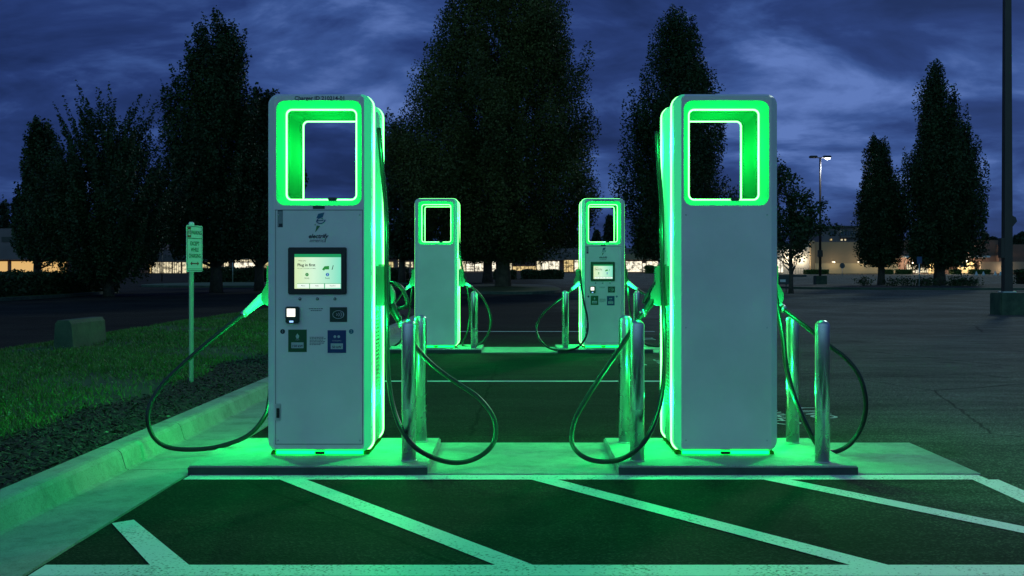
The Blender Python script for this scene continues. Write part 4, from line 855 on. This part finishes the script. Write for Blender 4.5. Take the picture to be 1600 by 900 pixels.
# far left anchor store
r = shop('shop_building', 'tall purple-grey store at the far left with wide orange lit windows', -120, 178, 357, 205, 40, M['lilac'])
bxm(r, 'canopy', -120, 178, 384, 406, 205, 2.2, M['fascia'], -2.3)
win(r, -60, 13, 408, 428, 205, WM[3], 1, 0, name='window'); win(r, 18, 104, 408, 428.5, 205, WM[3], 0, 0, name='window')
bxm(r, 'sign_band', 3, 24, 370, 378, 205, .12, M['frame'], -.15)
# left strip
r = shop('shop_building', 'low strip of shops with yellow lit windows behind the parking sign', 180, 330, 390, 225, 30, M['fascia'], group='low strip of shops')
bxm(r, 'canopy', 180, 330, 399, 409, 225, 2.5, M['fascia2'], -2.6)
for a, b, w, c in ((184, 206, 4, 2), (208, 221, 1, 1), (223, 237, 0, 0), (238, 250, 1, 3), (251, 269, 1, 3), (270, 283, 1, 3), (285, 292, 1, 0)): win(r, a, b, 409.5, 427, 225, WM[w], c)
win(r, 300, 329, 410, 424, 225, WM[4], 5)
r = shop('shop_building', 'low shop with bright blinds left of the front left charger', 331, 560, 390, 235, 30, M['fascia'], group='low strip of shops')
bxm(r, 'canopy', 331, 560, 397, 405, 235, 2.5, M['fascia2'], -2.6)
win(r, 332, 358, 409, 421.5, 235, WM[1], 4); wf = win(r, 366, 411, 410, 422, 235, WM[2], 1); win(r, 366, 411, 405.6, 409, 235, WM[1], 5); win(r, 413, 440, 406, 422, 235, WM[4], 1)
# middle strip
r = shop('shop_building', 'low shop seen in the gap right of the front left charger', 561, 660, 389, 235, 30, M['fascia'], group='low strip of shops')
bxm(r, 'canopy', 561, 660, 398, 403, 235, 1.6, M['fascia2'], -1.7)
win(r, 600, 615, 409, 418, 235, WM[4], 3); win(r, 622, 640, 409, 417.5, 235, WM[1], 2, 1); win(r, 622, 630, 403.5, 407.5, 235, WM[1]); win(r, 642, 646, 409, 418, 235, WM[1])
r = shop('shop_building', 'long low shop with bright windows behind the thick tree trunk', 661, 905, 388, 240, 32, M['fascia'], group='low strip of shops')
bxm(r, 'canopy', 661, 905, 397, 406.5, 240, 2.6, M['fascia2'], -2.7)
win(r, 700, 728, 408, 424, 240, WM[1], 2); win(r, 728.5, 741, 408, 424, 240, WM[2], 1, 1, name='glass_door'); win(r, 742, 775, 408, 424, 240, WM[2], 2); win(r, 776, 800, 411, 424, 240, WM[1], 2); win(r, 801, 838, 416, 423, 240, WM[0], 5); win(r, 838.5, 845, 408, 424, 240, WM[1])
win(r, 845.5, 874, 408, 424, 240, WM[2], 4); dr = win(r, 881, 896, 405, 425, 240, WM[0], 3, 1, name='glass_door'); win(r, 897.5, 904, 404, 425, 240, WM[2], 0)
for xa, xb, yt in ((866, 878, 382.5), (786, 800, 383), (700, 709, 384)): bxm(r, 'roof_unit', xa, xb, yt, 388.2, 240, 3, M['fascia2'], 6)
r = shop('shop_building', 'low shop with a glaring white front between far lit screen charger and front right charger', 906, 1060, 387.5, 235, 32, M['fascia'], group='low strip of shops')
bxm(r, 'canopy', 906, 1060, 397, 406, 235, 2.6, M['tan'], -2.7)
win(r, 940, 1003, 408, 425, 235, WM[2], 0); win(r, 1003.5, 1009, 411, 425, 235, WM[2], 0, 1, name='glass_door'); win(r, 1010, 1030, 408, 425, 235, WM[2], 1)
# white shop with round lamps
def wall_lamp(root, x, y, Y, e=60, c=(1, .82, .55), r_=.16, dy=-.45):
    k_ = Y/F; g = root.location; p = ((x - VX)*k_ - g.x, Y + dy - g.y, CAMZ + (425 - y)*k_ - g.z)
    m = M.get('bulb') or M.setdefault('bulb', mat('lamp_bulb', (.3, .3, .3), .4, emit=(1, .86, .62), es=6)); b = MB(); b.lathe((p[0], p[1], p[2] - r_), [(.03, 0), (r_*.8, r_*.4), (r_, r_), (r_*.8, r_*1.6), (.03, r_*2)], 12); b.tube([(p[0], p[1] + .02, p[2] + r_), (p[0], p[1] + abs(dy)*.95, p[2] + r_)], .03, 6); b.build('wall_lamp', m, root)
    ld = bpy.data.lights.new('wall_lamp_light', 'POINT'); ld.energy = e; ld.color = c; ld.shadow_soft_size = .2; o = bpy.data.objects.new('wall_lamp_light', ld); COL.objects.link(o); o.parent = root; o.location = (p[0], p[1] - .35, p[2])
r = shop('shop_building', 'white walled shop with two round lamps right of the front right charger', 1061, 1265, 386, 200, 30, M['whitewall'])
bxm(r, 'pillar', 1265.3, 1272, 376, 427, 200, 10, M['tan'], -.5)
wall_lamp(r, 1233, 405, 200, 220); wall_lamp(r, 1252, 405, 200, 220); win(r, 1214, 1224, 402, 426, 200, WM[2], 1)
b = MB(); k_ = 200/F
for x in np.linspace(1228, 1264, 10): b.tube([((x - VX)*k_ - r.location.x, -1.5, 0), ((x - VX)*k_ - r.location.x, -1.5, 1.05)], .03, 6)
b.tube([((1228 - VX)*k_ - r.location.x, -1.5, 1.05), ((1264 - VX)*k_ - r.location.x, -1.5, 1.05)], .03, 6); b.build('railing', M['frame'], r)
# tan store
r = shop('store_building', 'large tan store wall with a pale lower band behind the street lamp', 1272.5, 1402, 378, 200, 50, M['tan'])
bxm(r, 'lower_wall', 1272.5, 1402, 411.5, 427.5, 200, .5, M['tanlow'], -.55)
for x in (1300, 1340, 1375): wall_lamp(r, x, 410, 200, 60, dy=-1.6, r_=.07)
r2 = shop('apartment_block', 'pale upper storeys with balconies rising behind the tan store', 1285, 1345, 354, 330, 25, M['lilac'], cat='apartment building')
bxm(r2, 'roof', 1283, 1347, 353, 355.5, 330, 27, M['frame'], -.8)
for a, b in ((1296, 1306), (1313, 1321), (1322, 1329), (1330, 1337)): win(r2, a, b, 361, 368, 330, mat('dark_pane', (.02, .03, .06), .1), 1, 0, name='window')
for a, b, w in ((1296, 1300, 0), (1313, 1317, 1), (1319, 1322, 1)): win(r2, a, b, 373, 376, 330, WM[w], 0, 0, name='window')
bxm(r2, 'balcony', 1312, 1338, 368.6, 371.5, 330, 1.2, M['fascia2'], -1.3)
# brick entrance
r = shop('store_building', 'dark brick store entrance with glass doors under a canopy', 1402.5, 1560, 375, 201, 50, M['brick'])
bxm(r, 'canopy', 1404, 1470, 400, 402.5, 201, 3.0, M['galv'], -3.1); bxm(r, 'canopy', 1512, 1536, 400, 402.5, 201, 3.0, M['galv'], -3.1)
bxm(r, 'porch_wall', 1450, 1459, 404, 427, 201, .6, M['tanlow'], -.7); bxm(r, 'porch_wall', 1495, 1520, 409, 427, 201, .6, M['tanlow'], -.7)
win(r, 1416, 1429, 413, 426, 201, WM[1], 3, 2, name='glass_door'); win(r, 1430, 1435, 411, 427, 201, WM[2], 1, 0, name='glass_door'); win(r, 1437, 1450, 413, 426, 201, WM[1], 3, 2, name='glass_door')
b = MB(); b.tube([((1404.5 - VX)*201/F - r.location.x, -2.9, 0), ((1404.5 - VX)*201/F - r.location.x, -2.9, 2.2), ((1407.5 - VX)*201/F - r.location.x, -2.9, 2.85)], .07, 8); b.build('canopy_post', M['frame'], r)
wall_lamp(r, 1421, 411, 201, 700, dy=-1.4, r_=.2); wall_lamp(r, 1445, 411, 201, 700, dy=-1.4, r_=.2); wall_lamp(r, 1504, 407.5, 201, 900, dy=-1.8, r_=.2)
r = shop('store_building', 'low brown store wing at the right edge with a paler lower wall', 1560.5, 1760, 382, 200, 40, M['brick'])
r.location.y += 0
bxm(r, 'lower_wall', 1530, 1760, 409, 427, 200, .6, mat('beige_wall', (.24, .18, .13), .85, noise=.1, nscale=.3), -.65); wall_lamp(r, 1564, 420, 200, 90, dy=-1.2)
bxm(r, 'roof_unit', 1562, 1568, 377, 382, 200, 3, M['fascia'], 3)
# concrete stops and short posts before the right store
for i, x in enumerate((1525.5, 1536.5, 1555, 1563.5, 1592)):
    Y = 170; X = (x - VX)*Y/F; b = MB(); b.lathe((0, 0, 0), [(.28, 0), (.24, .1), (.10, .5), (.04, .62)], 10)
    o = b.build('traffic_cone', M['label_white']); o.location = (X, Y, gz(Y))
    tag(o, ['small pale cone before the right store, leftmost of five', 'second pale cone from the left before the right store', 'third pale cone, left of the low wall lamp', 'pale cone right below the low wall lamp', 'pale cone at the far right beyond the tall pole'][i], 'cone', 'pale cones before the right store')
